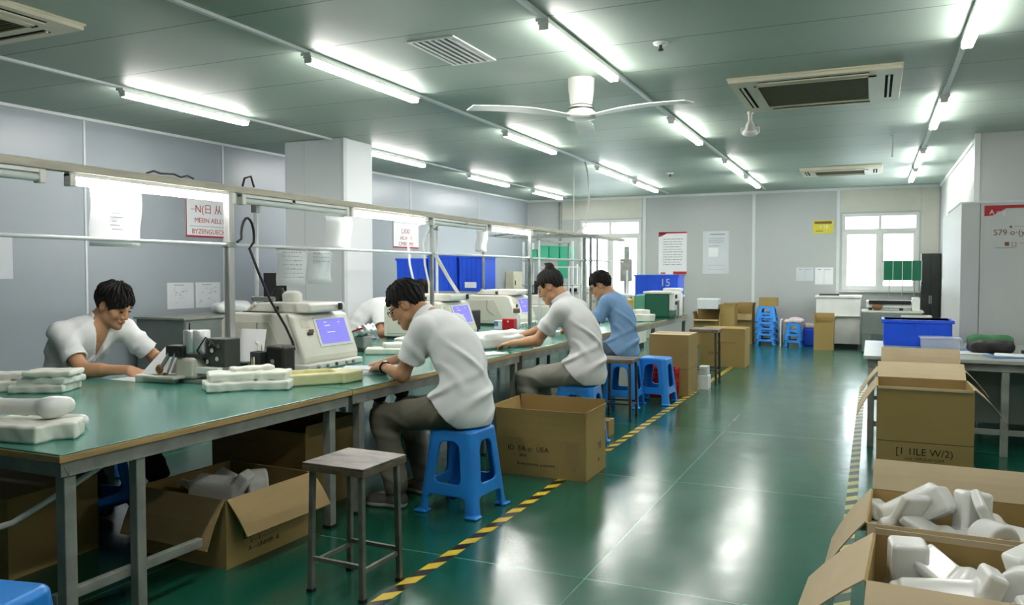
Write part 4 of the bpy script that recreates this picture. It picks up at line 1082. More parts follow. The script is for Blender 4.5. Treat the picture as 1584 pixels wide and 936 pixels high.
def build_small():
    G = 'cut white foam pieces on the nearest table'
    F = lobed(.34, .22, .16, [(.05, 0, .15, .12, 0, .045, 4), (.08, .02, .14, .11, .047, .085, -3), (.10, .0, .13, .10, .088, .12, 5), (-.18, .03, .1, .1, 0, .06, 20), (-.16, .05, .12, .07, .062, .10, 10)])
    foam_obj('foam_stack', F, MT['foam'], 'stack of white foam pieces at the wall side of the nearest table', 'foam', (-4.30, 3.02, .755), 25, G, .003)
    F = lobed(.3, .2, .08, [(0, 0, .17, .1, 0, .07, 0), (.15, .06, .06, .07, 0, .07, 30)])
    foam_obj('foam_block', F, MT['foam'], 'thick white foam block at the near left corner of the table', 'foam', (-3.12, 2.13, .755), 8, G)
    F = Field((-.22, -.14, -.05), (.22, .14, .1), .005)
    F.cone((-.14, .0, .02), (.13, .0, .02), .032, .036, .02); F.cone((.12, -.02, .02), (.15, .04, .022), .042, .036, .03); F.cone((-.14, -.04, .015), (-.16, .05, .015), .04, .034, .03); F.cone((-.03, .04, .07), (.07, .04, .06), .03, .024, .02, True)
    foam_obj('moulded_piece', F, MT['foamg'], 'glossy white bone shaped moulding on the foam block at the table corner', 'moulding', (-3.16, 2.17, .853), 18, None, 0)
    F = Field((-.17, -.06, -.01), (.17, .06, .07), .005); F.cone((-.12, 0, .03), (.12, .0, .03), .028, .03, .01)
    foam_obj('foam_roll', F, MT['foamg'], 'white foam roll lying behind the foam block at the table corner', 'foam', (-3.21, 2.35, .753), 12, None, 0)
    F = lobed(.32, .24, .14, [(-.11, -.02, .13, .11, 0, .052, 14), (.12, .0, .13, .12, 0, .052, -10), (-.10, .0, .12, .1, .054, .1, 10), (.10, .02, .13, .1, .054, .1, -8), (0.02, .05, .12, .05, .1, .125, 24)])
    foam_obj('foam_stack', F, MT['foam'], 'lobed white foam stack in front of the chrome post', 'foam', (-3.27, 3.58, .755), 38, G, .003)
    F = Field((-.3, -.22, -.01), (.3, .22, .09), .005)
    F.rbox((-.04, 0, .034), I3, (.18, .13, .034), .012); F.rbox((.14, -.03, .034), np.array([[.8, .6, 0], [-.6, .8, 0], [0, 0, 1]]), (.10, .08, .034), .012); F.rbox((-.05, .01, .07), I3, (.14, .09, .06), .02, 0, True)
    foam_obj('foam_ring', F, MT['foamy'], 'pale yellow hollow foam frame at the table edge before the near man in white', 'foam', (-3.06, 3.96, .755), 52, None, .001)
    # block with standing paper before the seated man
    t = thing('foam_block', 'white foam block with a white sheet leaning on it in front of the seated man', 'foam', (-3.98, 3.60, .755), 10)
    MB().box(-.13, .15, -.07, .09, 0, .045).build('block', MT['foam'], t, .006)
    vs = [(-.12, -.02, .047), (.14, .06, .047), (.16, .13, .20), (-.04, .10, .20)]
    s = MB().add(vs, [(0, 1, 2, 3)]).build('sheet', MT['paper'], t); md = s.modifiers.new('th', 'SOLIDIFY'); md.thickness = .003
    mb = MB(); mb.box(-.02, .0, .0, .02, .05, .06); mb.box(.03, .055, -.02, .0, .046, .054); mb.build('clips', MT['brownp'], t)
    for i in range(3):
        tag(MB().box(-.15, .15, -.1, .1, 0, .002).build('paper_sheet', MT['paper'], None, 0, 2, (-4.18 + .02 * i, 3.62 + .03 * i, .7555 + .0025 * i)), ('lowest', 'middle', 'top')[i] + ' loose white sheet under the hand of the seated man', 'paper', 'loose papers by the seated man')
    # second table: papers and foam by the near man
    rnd = random.Random(3)
    for i in range(5):
        o = MB().box(-.16, .16, -.11, .11, 0, .006).build('paper_stack', MT['paper' if i % 2 else 'papergrey'], None, .002, 2, (-3.07 + rnd.uniform(-.03, .03), 4.42 + .02 * i, .7555 + i * .0065)); o.rotation_euler.z = rnd.uniform(.3, 1.1)
        tag(o, ('lowest sheet pack', 'second sheet pack', 'middle sheet pack', 'fourth sheet pack', 'topmost sheet pack')[i] + ' of the untidy pile under the near man in white', 'paper', 'sheet packs on the second table')
    foam_obj('foam_slab', lobed(.28, .16, .1, [(0, 0, .2, .1, 0, .05, 0), (.06, .02, .12, .08, .052, .09, 12)]), MT['foam'], 'white foam slab beside the folded shiny fixture on the second table', 'foam', (-3.62, 5.62, .755), 30, None)
    foam_obj('foam_slab', lobed(.24, .14, .1, [(0, 0, .18, .1, 0, .085, 0)]), MT['foam'], 'white foam slab in front of the half hidden worker across the tables', 'foam', (-3.72, 6.2, .755), 12, None)
    F = Field((-.5, -.24, -.01), (.5, .24, .17), .008)
    F.rbox((0, 0, .055), I3, (.42, .13, .055), .03); F.rbox((.12, .02, .1), np.array([[.98, .17, 0], [-.17, .98, 0], [0, 0, 1]]), (.28, .11, .045), .035, .02)
    foam_obj('foam_bundle', F, MT['plasticbag'], 'long bundle of white foam wrapped in film before the worker with the hair bun', 'foam', (-3.08, 6.38, .755), 62, None, .006, 26)
    tag(MB().box(-.3, .3, -.09, .09, 0, .012).build('foam_sheet', MT['foam'], None, .003, 2, (-2.9, 5.72, .7555)), 'thin white sheet at the table edge beside the wrapped foam bundle', 'foam').rotation_euler.z = 1.2
    for i, (x, y, sx, sy, h, rz) in enumerate(((-3.2, 8.35, .22, .12, .02, 20), (-3.35, 8.62, .2, .14, .03, 50), (-3.05, 8.75, .18, .1, .04, 10))):
        o = MB().box(-sx, sx, -sy, sy, 0, h).build('fabric_pack', MT[('papergrey', 'bluepaper', 'paper')[i]], None, .006, 2, (x, y, .7555)); o.rotation_euler.z = math.radians(rz)
        tag(o, ('flat grey pack', 'bluish pack', 'small white pack')[i] + ' on the table in front of the man in the blue shirt', 'pack')
    foam_obj('foam_bundle', lobed(.3, .2, .2, [(0, 0, .22, .13, 0, .1, 0), (.02, .03, .16, .1, .1, .16, 15)], .007), MT['foam'], 'white foam parts heaped before the dark green machine', 'foam', (-2.95, 10.75, .755), 40, None, .005, 30)
    foam_obj('plastic_bag', lobed(.2, .15, .24, [(0, 0, .12, .1, 0, .16, 0), (.03, 0, .08, .07, .12, .22, 20)], .007, .04), MT['plasticbag'], 'crumpled white plastic bag next to the yellow box', 'bag', (-3.3, 10.6, .755), 0, None, .012, 34)
    tag(MB().box(-.2, .2, -.13, .13, 0, .03).build('foam_slab', MT['foam'], None, .006, 2, (-3.5, 7.95, .7555)), 'flat white foam slab in front of the red box', 'foam')
    t = thing('hand_tools', 'small dark hand tools beside the hand of the worker with the bun', 'tools', (-3.45, 7.75, .757)); MB().tube([(-.1, 0, .012), (.06, .03, .012)], .01, 8).build('handle', MT['rubber'], t); MB().tube([(.06, .03, .012), (.14, .05, .012)], .005, 8).build('blade', MT['chrome'], t)
    # milky pieces in the open cartons
    ms = [mesh_obj('plastic_moulding', *blob(k).mesh(), MT['foamg']) for k in range(4)]
    use = set()
    def put(k, loc, rot, lab, grp):
        o = ms[k] if k not in use else ms[k].copy()
        if k in use: COL.objects.link(o)
        use.add(k); o.location = loc; o.rotation_euler = [math.radians(a) for a in rot]; tag(o, lab, 'moulding', grp)
        return o
    g1, g2 = 'milky mouldings in the nearest open carton', 'milky mouldings in the second open carton'
    rnd = random.Random(11)
    near = [(2, (.115, 2.85, .45), (6, 8, 10), 'upright milky moulding in the left back corner of the nearest carton'), (0, (.20, 2.69, .425), (0, -4, 8), 'long milky block lying at the left front of the nearest carton'),
            (3, (.27, 2.83, .455), (8, 10, -22), 'folded milky flange in the middle of the nearest carton'), (3, (.34, 2.60, .40), (0, -8, 30), 'low milky flange at the front middle of the nearest carton'),
            (1, (.42, 2.74, .455), (5, -10, 160), 'rounded milky disc piece right of the middle in the nearest carton'), (2, (.47, 2.87, .465), (-6, -10, 35), 'upright milky moulding at the back right of the nearest carton'),
            (2, (.46, 2.62, .405), (8, -6, 10), 'upright milky moulding at the front right of the nearest carton'), (0, (.58, 2.74, .43), (20, 10, 100), 'milky block at the right end of the nearest carton')]
    for k, p, r, l in near: put(k, p, r, l, g1)
    for i in range(6): put((i * 3 + 1) % 4, (.14 + .19 * (i % 3), 2.65 + .17 * (i // 3), .27), (0, 0, 65 * i), 'milky moulding buried at the ' + ('left', 'middle', 'right')[i % 3] + (' front', ' back')[i // 3] + ' under the heap in the nearest carton', g1)
    for i in range(3): put(i, (.16 + .19 * (i % 3), 2.74, .11), (0, 0, 50 * i), ('left', 'middle', 'right', 'second left')[i] + ' milky moulding lying at the very bottom of the nearest carton', g1)
    far = [(3, (.095, 3.38, .465), (10, 40, 150), 'pointed milky flange at the left end of the second carton'), (0, (.17, 3.47, .49), (15, 35, 165), 'tilted milky block at the back left of the second carton'),
           (3, (.25, 3.33, .45), (0, 6, -15), 'low milky flange in the middle of the second carton'), (2, (.355, 3.45, .48), (-8, 14, 20), 'upright milky moulding in the middle of the second carton'),
           (3, (.44, 3.40, .48), (14, 38, 12), 'folded milky flange at the right of the heap in the second carton'), (1, (.40, 3.27, .44), (0, 10, 40), 'milky disc piece at the front of the heap in the second carton')]
    for k, p, r, l in far: put(k, p, r, l, g2)
    for i in range(5): put(i % 4, (.13 + .10 * i, 3.36, .27), (0, 0, 70 * i), ('first', 'second', 'third', 'fourth', 'fifth')[i] + ' milky moulding from the left buried under the heap in the second carton', g2)
    for i in range(3): put(i % 4, (.15 + .17 * i, 3.34, .11), (0, 0, 40 * i), ('left', 'middle', 'right')[i] + ' milky moulding lying at the very bottom of the second carton', g2)
    g3 = 'foam scraps in the carton under the table'
    for k, p, r, l in ((0, (-3.1, 3.16, .29), (0, 6, 20), 'white foam block on top in the carton under the table'), (3, (-3.22, 3.22, .28), (10, 0, 80), 'left white foam flange in the carton under the table'), (1, (-3.0, 3.34, .27), (0, 0, 140), 'right white foam disc in the carton under the table')): put(k, p, r, l, g3)
    for i, (x, y) in enumerate(((-3.12, 3.12), (-3.14, 3.34), (-3.0, 3.34), (-3.06, 3.22))): put(i % 4, (x, y, .13), (0, 0, 70 * i), ('front left', 'back left', 'back right', 'middle')[i] + ' foam scrap at the bottom of the carton under the table', g3)

# ---------------------------------------------------------------- right table and the things on it
def build_right():
    t = thing('side_table', 'pale topped steel table at the right with a blue crate on it', 'table', (-.06, 7.1, 0))
    W, D = 2.4, 1.62
    MB().box(0, W, 0, D, .72, .75).build('tabletop', MT['benchtop'], t, .004)
    MB().box(.03, W - .03, .03, D - .03, .66, .72).build('apron', MT['legpaint'], t)
    for x in (.06, 1.0, W - .06):
        for y in (.06, D - .06): MB().box(x - .025, x + .025, y - .025, y + .025, 0, .66).build('leg', MT['legpaint'], t, .004)
    MB().box(.05, W - .05, .04, .07, .17, .21).box(.05, W - .05, D - .07, D - .04, .17, .21).build('foot_rail', MT['legpaint'], t)
    MB().box(.72, W - .1, .35, D - .1, .21, .655).build('side_cabinet', MT['cabgrey'], t, .004)
    mb = MB().box(1.05, 1.06, .345, .35, .22, .65).box(1.45, 1.46, .345, .35, .22, .65); mb.build('door_gap', MT['black'], t)
    tag(MB().box(-.27, .27, -.2, .2, 0, .004).build('table_mat', MT['bluepaper'], None, 0, 2, (.5, 7.85, .7505)), 'bluish grey sheet lying on the right table', 'mat')
    t = thing('blue_crate', 'royal blue storage crate standing on the right table', 'crate', (.10, 8.2, .75)); bin_parts(t, .56, .42, .24)
    t = thing('clear_container', 'clear plastic food container with a blue inside on the right table', 'container', (.40, 7.95, .752))
    mb = MB(); T = .004; w, d, h = .30, .2, .085
    mb.box(0, w, 0, T, 0, h).box(0, w, d - T, d, 0, h).box(0, T, T, d - T, 0, h).box(w - T, w, T, d - T, 0, h).box(0, w, 0, d, 0, T); mb.build('tub', MT['clear'], t)
    MB().box(-.012, w + .012, -.012, d + .012, h, h + .018).build('lid', MT['clear'], t, .006); MB().box(.04, w - .04, .03, d - .03, .008, .05).build('contents', MT['bluepaper'], t, .01); MB().box(w + .01, w + .035, .05, d - .05, .03, h).build('clip', MT['clear'], t, .004)
    F = Field((-.22, -.16, -.01), (.22, .16, .16), .007); F.rbox((0, 0, .05), I3, (.16, .09, .045), .035); F.rbox((.05, .03, .075), I3, (.12, .07, .03), .025, .03)
    foam_obj('black_bag', F, MT['rubber'], 'slumped black pouch on the right table in front of the green cloth', 'bag', (.90, 7.7, .752), 8, None, .006, 40)
    F = Field((-.24, -.16, -.01), (.24, .16, .2), .007); F.rbox((0, 0, .07), I3, (.17, .07, .065), .04)
    foam_obj('green_cloth', F, MT['greencloth'], 'folded green cloth behind the black pouch on the right table', 'cloth', (.93, 7.98, .752), 4, None, .006, 34)
    for i, (x, y, rz, m, lab) in enumerate(((1.0, 7.42, 12, 'bluepaper', 'blue folder under papers at the right edge of the right table'), (1.06, 7.45, -8, 'paper', 'white papers on the blue folder on the right table'), (.70, 7.62, 20, 'paper', 'loose white paper left of the black pouch'))):
        o = MB().box(-.16, .16, -.11, .11, 0, .008).build('papers', MT[m], None, .002, 2, (x, y, .7515 + (.009 if i == 1 else 0))); o.rotation_euler.z = math.radians(rz); tag(o, lab, 'paper')
    t = thing('packing_knife', 'black handled packing knife lying on the papers of the right table', 'knife', (1.10, 7.56, .772)); MB().tube([(0, 0, .014), (.12, -.04, .014)], .014, 8).build('handle', MT['rubber'], t); MB().box(-.05, .0, -.008, .008, .01, .012).build('blade', MT['steel'], t)
    # white cabin board standing at the table
    t = thing('notice_cabin', 'tall pale panel booth with red cornered notice at the right edge', 'booth', (.77, 8.86, 0))
    MB().box(0, 2.5, 0, 2.2, 0, 2.09).build('panel', MT['booth'], t, .006)
    mb = MB().box(.155, .163, -.003, 0, 0, 2.09).box(1.3, 1.308, -.003, 0, 0, 2.09); mb.build('panel_joint', MT['cabgrey'], t)
    MB().box(-.004, 2.5, -.006, .06, 2.085, 2.1).build('top_edge', MT['trim'], t)
    b = MB().box(.19, 1.3, -.006, -.001, 1.30, 2.06).build('notice_board', MT['booth'], t)
    mb = MB().box(.19, 1.3, -.008, -.006, 2.03, 2.06); mb.add([(.19, -.0085, 2.05), (.19, -.0085, 1.96), (.26, -.0085, 1.965), (.37, -.0085, 2.03), (.37, -.0085, 2.05)], [(0, 1, 2, 3, 4)]); mb.build('red_header', MT['red'], b)
    lettering([('A o-g', .06, .30, 1.995)], MT['paper'], b, plane_matrix((0, -.0095, 0), (1, 0, 0), (0, 0, 1)), 'header_lettering')
    mb = MB().box(.44, 1.3, -.008, -.006, 1.856, 1.859).box(.48, 1.3, -.008, -.006, 1.70, 1.703).box(.28, .45, -.008, -.006, 1.655, 1.658); mb.build('ruled_line', MT['brownp'], b)
    lettering([('S79 o·(y) IIII', .078, .46, 1.80), ('■ [.]', .05, .41, 1.69), ('•', .09, .41, 1.85)], MT['brownp'], b, plane_matrix((0, -.0085, 0), (1, 0, 0), (0, 0, 1)))

# ---------------------------------------------------------------- signs and papers on the walls
def wall_board(name, y0, y1, z0, z1, label, cat, m):
    """a flat board on the slightly turned left wall; local x runs along the wall away from the camera"""
    yc = (y0 + y1) / 2
    o = MB().box(-(y1 - y0) / 2, (y1 - y0) / 2, -.008, 0, z0, z1).build(name, m, None, 0, 2, (wlx(yc) + .002, yc, 0)); o.rotation_euler.z = PI / 2 - WANG
    return tag(o, label, cat)

def build_signs():
    def red_sign(y0, y1, z0, z1, lab, rows):
        o = wall_board('wall_sign', y0, y1, z0, z1, lab, 'sign', MT['paper']); w = (y1 - y0) / 2
        MB().box(-w, w, -.0095, -.008, z0, z0 + .022).box(-w, -w + .012, -.0095, -.008, z0, z1).build('border', MT['red'], o)
        lettering(rows, MT['red'], o, plane_matrix((0, -.0085, 0), (1, 0, 0), (0, 0, 1)))
        return o
    o = red_sign(7.44, 8.20, 1.87, 2.34, 'white notice with red lettering on the left wall beside the chrome post', [('N(日 从', .13, -.02, 2.22), ('MEEIN AELLY', .085, 0, 2.08), ('BYZENGUECKS', .085, 0, 1.94)])
    MB().box(-.30, -.20, -.0095, -.008, 2.215, 2.222).box(-.32, .3, -.0095, -.008, 2.005, 2.011).build('ruled_line', MT['pencil'], o)
    o = red_sign(11.85, 12.65, 1.86, 2.32, 'smaller looking white notice with red lettering beyond the pillar', [('LXXL', .12, 0, 2.15), ('AELIAN P', .09, 0, 2.03), ('CIMBECIME', .09, 0, 1.93)])
    MB().box(-.4, .4, -.0095, -.008, 2.29, 2.32).build('top_strip', MT['trim'], o)
    # taped drawings over the grey cabinet
    for i, (y0, y1) in enumerate(((7.15, 7.55), (7.58, 7.98))):
        o = wall_board('drawing_sheet', y0, y1, .98, 1.30, ('left', 'right')[i] + ' technical drawing sheet taped to the wall above the grey cabinet', 'paper', MT['papergrey'])
        o.scale.y = .2
        mb = MB()
        for k in range(14):
            r = random.Random(k + 20 * i); x = r.uniform(-.15, .12); z = r.uniform(1.02, 1.24); mb.box(x, x + r.uniform(.01, .05), -.0095, -.008, z, z + r.uniform(.003, .012))
        mb.box(-.1, .05, -.0095, -.008, 1.265, 1.275); mb.build('lettering', MT['pencil'], o)
    o = wall_board('paper_sheet', 5.0, 5.3, 1.36, 1.80, 'pale blank paper on the left wall at the edge of the photo', 'paper', MT['papergrey']); o.scale.y = .2
    # far wall
    def fb(name, x0, x1, z0, z1, m, lab, cat): return tag(MB().box(x0, x1, YB - .008, YB - .001, z0, z1).build(name, m), lab, cat)
    o = fb('wall_poster', -4.25, -3.64, 1.39, 2.30, MT['paper'], 'white poster with red corners on the far wall beside the left window', 'poster')
    y = YB - .0095
    MB().box(-3.93, -3.64, y, y + .001, 1.39, 1.45).build('red_band', MT['red'], o); MB().box(-4.2, -4.1, y, y + .001, 1.40, 1.43).build('red_band', MT['red'], o)
    mb = MB().box(-4.25, -3.64, y, y + .001, 2.27, 2.30); mb.add([(-4.25, y, 2.29), (-4.25, y, 2.20), (-4.19, y, 2.21), (-4.05, y, 2.28), (-4.05, y, 2.29)], [(0, 1, 2, 3, 4)]); mb.build('red_band', MT['red'], o)
    mb = MB(); r = random.Random(5)
    for k in range(11):
        z = 2.14 - k * .055; x = -4.15
        while x < -3.76:
            e = x + r.uniform(.02, .1); mb.box(x, min(e, -3.72), y, y + .001, z, z + .014); x = e + .014
    mb.build('lettering', MT['pencil'], o)
    o = fb('wall_poster', -3.30, -2.76, 1.40, 2.30, MT['papergrey'], 'plain pale poster on the far wall right of the red cornered one', 'poster')
    mb = MB().box(-3.15, -2.84, y, y + .001, 2.22, 2.245)
    for k in range(3): mb.box(-3.18, -2.86, y, y + .001, 2.14 - .04 * k, 2.15 - .04 * k)
    mb.box(-3.2, -2.84, y, y + .001, 1.58, 1.585).box(-3.2, -2.84, y, y + .001, 1.49, 1.495).box(-3.17, -2.96, y, y + .001, 1.98, 1.99); mb.build('lettering', MT['pencil'], o)
    MB().box(-3.18, -2.98, y - .001, y + .001, 1.76, 1.95).build('inset_label', MT['paper'], o)
    o = fb('yellow_sign', -1.11, -.73, 2.21, 2.47, MT['yellow'], 'small yellow notice high on the far wall beside the right window', 'sign')
    MB().box(-1.08, -.76, y, y + .001, 2.40, 2.45).box(-1.06, -.92, y, y + .001, 2.25, 2.262).build('band', MT['brownp'], o); lettering([('A I.E:', .09, -.90, 2.335)], MT['paper'], o, plane_matrix((0, y, 0), (1, 0, 0), (0, 0, 1)))
    for i, (x0, x1, z0, z1, m) in enumerate(((-1.42, -1.09, 1.26, 1.53, 'papergrey'), (-1.06, -.72, 1.19, 1.53, 'paper'))):
        o = fb('paper_sheet', x0, x1, z0, z1, MT[m], ('faint', 'bright')[i] + ' paper sheet on the far wall above the white cabinet', 'paper')
        mb = MB().box(x0 + .05, x0 + .11, y, y + .001, z1 - .05, z1 - .035).box((x0 + x1) / 2, x1 - .04, y, y + .001, z1 - .05, z1 - .04).box((x0 + x1) / 2, (x0 + x1) / 2 + .004, y, y + .001, z0 + .02, z1 - .06); mb.build('lettering', MT['pencil'], o)

# ---------------------------------------------------------------- background furniture
def rack(name, label, x0, x1, y0, y1, shelves, h, m='zinc', cat='rack'):
    t = thing(name, label, cat, (x0, y0, 0)); w, d = x1 - x0, y1 - y0
    for x in (0, w):
        for y in (0, d): MB().box(x - .018, x + .018, y - .018, y + .018, 0, h).build('post', MT[m], t)
    for z in shelves: MB().box(-.02, w + .02, -.02, d + .02, z - .025, z).build('shelf_board', MT['benchtop'], t, .003)
    return t

def build_back():
    t = thing('steel_cabinet', 'grey steel cabinet against the left wall behind the seated man', 'cabinet', (-7.6, 6.55, 0))
    MB().box(0, .72, 0, 1.3, .06, .90).build('body', MT['cabgrey'], t, .004); MB().box(-.02, .75, -.03, 1.33, .90, .925).build('top', MT['legpaint'], t, .003)
    for y in (.01, .66):
        d = MB().box(.72, .732, y, y + .63, .08, .88).build('door', MT['cabgrey'], t, .003); MB().box(.732, .75, y + .05, y + .07, .45, .57).build('handle', MT['steel'], d)
    MB().box(.04, .68, .03, 1.27, 0, .06).build('plinth', MT['black'], t)
    F = Field((-.3, -.2, -.01), (.3, .2, .2), .01); F.rbox((0, 0, .07), I3, (.22, .12, .06), .05); F.rbox((.05, 0, .1), I3, (.15, .1, .05), .04, .03)
    foam_obj('wrapped_bundle', F, MT['plasticbag'], 'white wrapped bundle lying on the grey steel cabinet', 'bundle', (-7.15, 7.55, .926), 70, None, .008, 24)
    t = thing('dark_locker', 'dark narrow locker between the left wall and the pillar', 'locker', (-7.35, 8.35, 0)); MB().box(0, .4, 0, .4, .02, 1.42).build('body', MT['cabdark'], t, .004); MB().box(.03, .37, -.012, 0, .05, 1.39).build('door', MT['cabdark'], t, .004)
    MB().box(.04, .36, .04, .36, 0, .02).build('plinth', MT['black'], t)
    # rack with blue bins
    rack('steel_rack', 'steel rack behind the second table carrying the blue bins', -6.42, -4.95, 10.0, 10.55, (.3, .75, 1.16), 1.2)
    for i, (x, z, lab) in enumerate(((-6.36, 1.165, 'left royal blue bin on the steel rack by the left wall'), (-5.83, 1.2, 'middle royal blue bin, slightly higher, on the steel rack'), (-5.33, 1.165, 'right royal blue bin with a white label on the steel rack'))):
        t = thing('blue_bin', lab, 'bin', (x, 10.05 - .0 * i, 1.161), 0, 'blue bins on the steel rack'); bin_parts(t, (.5, .46, .36)[i], .44, (.47, .51, .5)[i])
        if i == 2: MB().box(.1, .28, -.019, -.012, .05, .13).build('white_label', MT['paper'], t)
    t = thing('metal_bench', 'dark metal bench with an upright black post behind the second cream machine', 'bench', (-5.6, 11.0, 0))
    MB().box(0, 1.1, 0, .5, .98, 1.01).build('top', MT['benchtop'], t); MB().box(.02, 1.08, .02, .48, .4, .95).build('cabinet', MT['darkgrey'], t, .004)
    for x in (.03, 1.07):
        for y in (.03, .47): MB().box(x - .02, x + .02, y - .02, y + .02, 0, .98).build('leg', MT['darkgrey'], t)
    MB().box(.98, 1.04, .1, .16, 1.01, 1.30).build('post', MT['cabdark'], t); MB().bar((.3, .13, 1.09), (1.0, .13, 1.09), .05, .06).build('arm', MT['darkgrey'], t)
    t = thing('wooden_box', 'flat wooden box lying on the metal bench under the blue bins', 'box', (-5.5, 11.1, 1.01)); MB().box(0, .35, 0, .2, 0, .06).build('body', MT['wood'], t, .004); MB().box(-.01, .36, -.01, .21, .06, .075).build('lid', MT['wood'], t, .003)
    o = thing('switch_cabinet', 'beige electric cabinet on the left wall near the far corner', 'cabinet', (wlx(16.4) + .0, 16.1, 0)); MB().box(0, .2, 0, .55, .95, 1.45).build('body', MT['ac'], o, .006); MB().box(.2, .208, .03, .52, .98, 1.42).build('door', MT['ac'], o, .003); MB().box(.208, .22, .06, .08, 1.15, 1.25).build('handle', MT['black'], o)
    MB().box(.02, .18, .05, .5, 0.0, .95).build('stand', MT['cabgrey'], o)
    t = thing('wall_socket', 'small grey socket on the left wall before the switch cabinet', 'socket', (wlx(14.8), 14.8, 1.15)); MB().box(0, .03, -.05, .05, -.06, .06).build('plate', MT['cabgrey'], t, .004); MB().box(.03, .034, -.02, .02, -.02, .02).build('outlet', MT['black'], t)
    # white work station with green trays before the left window
    rack('tray_rack', 'white shelf rack with translucent green trays near the left window', -6.0, -5.02, 13.9, 14.35, (.75, 1.2, 1.66), 2.0, 'trim')
    for i in range(4):
        t = thing('green_tray', ('first', 'second', 'third', 'fourth')[i] + ' translucent green tray from the left on the white shelf rack', 'tray', (-5.92 + .21 * i + (.0 if i else -.02), 13.95, 1.662), 0, 'green trays'); h = (.2, .27, .26, .25)[i]; w = .19
        mb = MB().box(0, w, 0, .008, 0, h).box(0, w, .29, .298, 0, h).box(0, .008, .008, .29, 0, h).box(w - .008, w, .008, .29, 0, h).box(0, w, 0, .298, 0, .006); mb.build('body', MT['greenbin'], t); MB().box(-.006, w + .006, -.008, .008, h - .02, h).build('rim', MT['greenbin'], t)
    tag(MB().box(0, .2, -.03, -.024, 0, .33).build('green_sheet', MT['greenbin'], None, 0, 2, (-5.3, 13.9, 1.32)), 'translucent green sheet hanging from the white shelf rack', 'sheet')
    for i, (x0, x1, y0, y1, h, lab) in enumerate(((-5.7, -5.2, 15.3, 16.0, 1.15, 'white machine housing on the floor before the left window'), (-4.9, -4.0, 14.6, 15.3, 1.02, 'long white machine table right of the green trays'))):
        t = thing('white_machine', lab, 'machine', (x0, y0, 0)); w, d = x1 - x0, y1 - y0
        MB().box(0, w, 0, d, .08, h - .14).build('body', MT['machine'], t, .015); MB().box(-.02, w + .02, -.02, d + .02, h - .14, h).build('head', MT['pvc_white'], t, .02); MB().box(w * .2, w * .55, -.03, -.02, h - .11, h - .04).build('display', MT['black'], t)
        MB().box(.04, w - .04, .04, d - .04, 0, .08).build('plinth', MT['darkgrey'], t)
        MB().box(w * .6, w * .9, -.008, 0, .3, h - .3).build('door', MT['machine2'], t)
        for k in range(2): MB().box(w * (.25 + .4 * k), w * (.25 + .4 * k) + .03, d * .5, d * .5 + .03, h, h + .45).build('column', MT['trim'], t)
    t = thing('drill_stand', 'grey upright drill stand in front of the left window', 'drill', (-4.55, 15.8, 0)); MB().box(-.25, .25, -.2, .2, 0, .9).build('pedestal', MT['machine2'], t, .01); MB().box(-.04, .04, -.03, .05, .9, 1.95).build('column', MT['zinc'], t); MB().box(-.09, .09, -.16, .1, 1.25, 1.7).build('head', MT['legpaint'], t, .015); MB().box(-.16, .16, -.18, .12, .9, .95).build('table_plate', MT['zinc'], t)
    # white bench cabinet and machine bench before the right window
    t = thing('bench_cabinet', 'white bench cabinet under the right window behind the tall narrow carton', 'cabinet', (-.98, 16.35, 0))
    MB().box(0, .78, 0, .7, .08, .95).build('body', MT['white_enamel'], t, .008); MB().box(-.02, .80, -.03, .72, .95, .99).build('worktop', MT['pvc_white'], t, .006); MB().box(.25, .8, -.06, 0, .60, .62).build('ledge', MT['pvc_white'], t, .004); MB().box(.04, .74, .05, .65, 0, .08).build('plinth', MT['black'], t)
    MB().box(.05, .4, .05, .2, .99, 1.02).build('tray', MT['darkgrey'], t)
    t = thing('bench_machine', 'grey bench machine with clutter on its tray before the right window', 'machine', (-.16, 15.6, 0))
    MB().box(.0, .95, 0, .7, .33, .72).build('cabinet', MT['cabgrey'], t, .006); MB().box(.0, .16, .0, .7, .02, .33).build('leg', MT['cabgrey'], t); MB().box(.78, .95, .0, .7, 0, .33).build('leg', MT['cabgrey'], t); MB().box(-.02, .98, .02, .72, .72, .75).build('top', MT['machine2'], t, .004)
    MB().box(.06, .84, .15, .6, .80, .92).build('tray', MT['white_enamel'], t, .01); MB().box(.10, .78, .12, .15, .86, .93).build('dark_rim', MT['black'], t); MB().box(.80, .92, .1, .6, .75, .98).build('side_panel', MT['white_enamel'], t, .01); MB().lathe([(.06, 0), (.09, .05), (.07, .1)], (.24, .1, .76), 16).build('red_reel', MT['brownp'], t)
    for x in (.1, .6): MB().box(x, x + .06, .2, .5, .75, .8).build('support', MT['darkgrey'], t)
    MB().box(.62, 1.1, -.12, .2, .62, .68).build('side_tray', MT['machine2'], t, .006)
    # rack of green sheets before the right window
    t = thing('sheet_rack', 'rod rack holding a row of dark green translucent sheets before the right window', 'rack', (.18, 16.5, 0))
    for x in (.1, .32, .52): MB().tube([(x, 0, .0), (x, 0, 1.66)], .008, 8).build('rod', MT['zinc'], t)
    MB().box(-.02, .64, -.008, .008, 1.625, 1.645).build('cross_rod', MT['zinc'], t)
    for k in range(4): MB().box(.0 + .158 * k, .162 + .158 * k, -.022 - .007 * (k % 2), -.017 - .007 * (k % 2), 1.28, 1.64).build('green_sheet', MT['greensheet'], t)
    for k in range(5): MB().tube([(.158 * k, -.036, 1.26), (.158 * k, -.036, 1.645)], .005, 6).build('edge_rod', MT['pvc_white'], t)
    MB().box(-.05, .68, -.15, .15, 0, .03).build('base', MT['darkgrey'], t)
    t = thing('dark_cupboard', 'tall black green cupboard in the far right corner', 'cupboard', (.62, 16.75, 0)); MB().box(.2, .52, 0, .48, .03, 1.78).build('body', MT['cabdark'], t, .006)
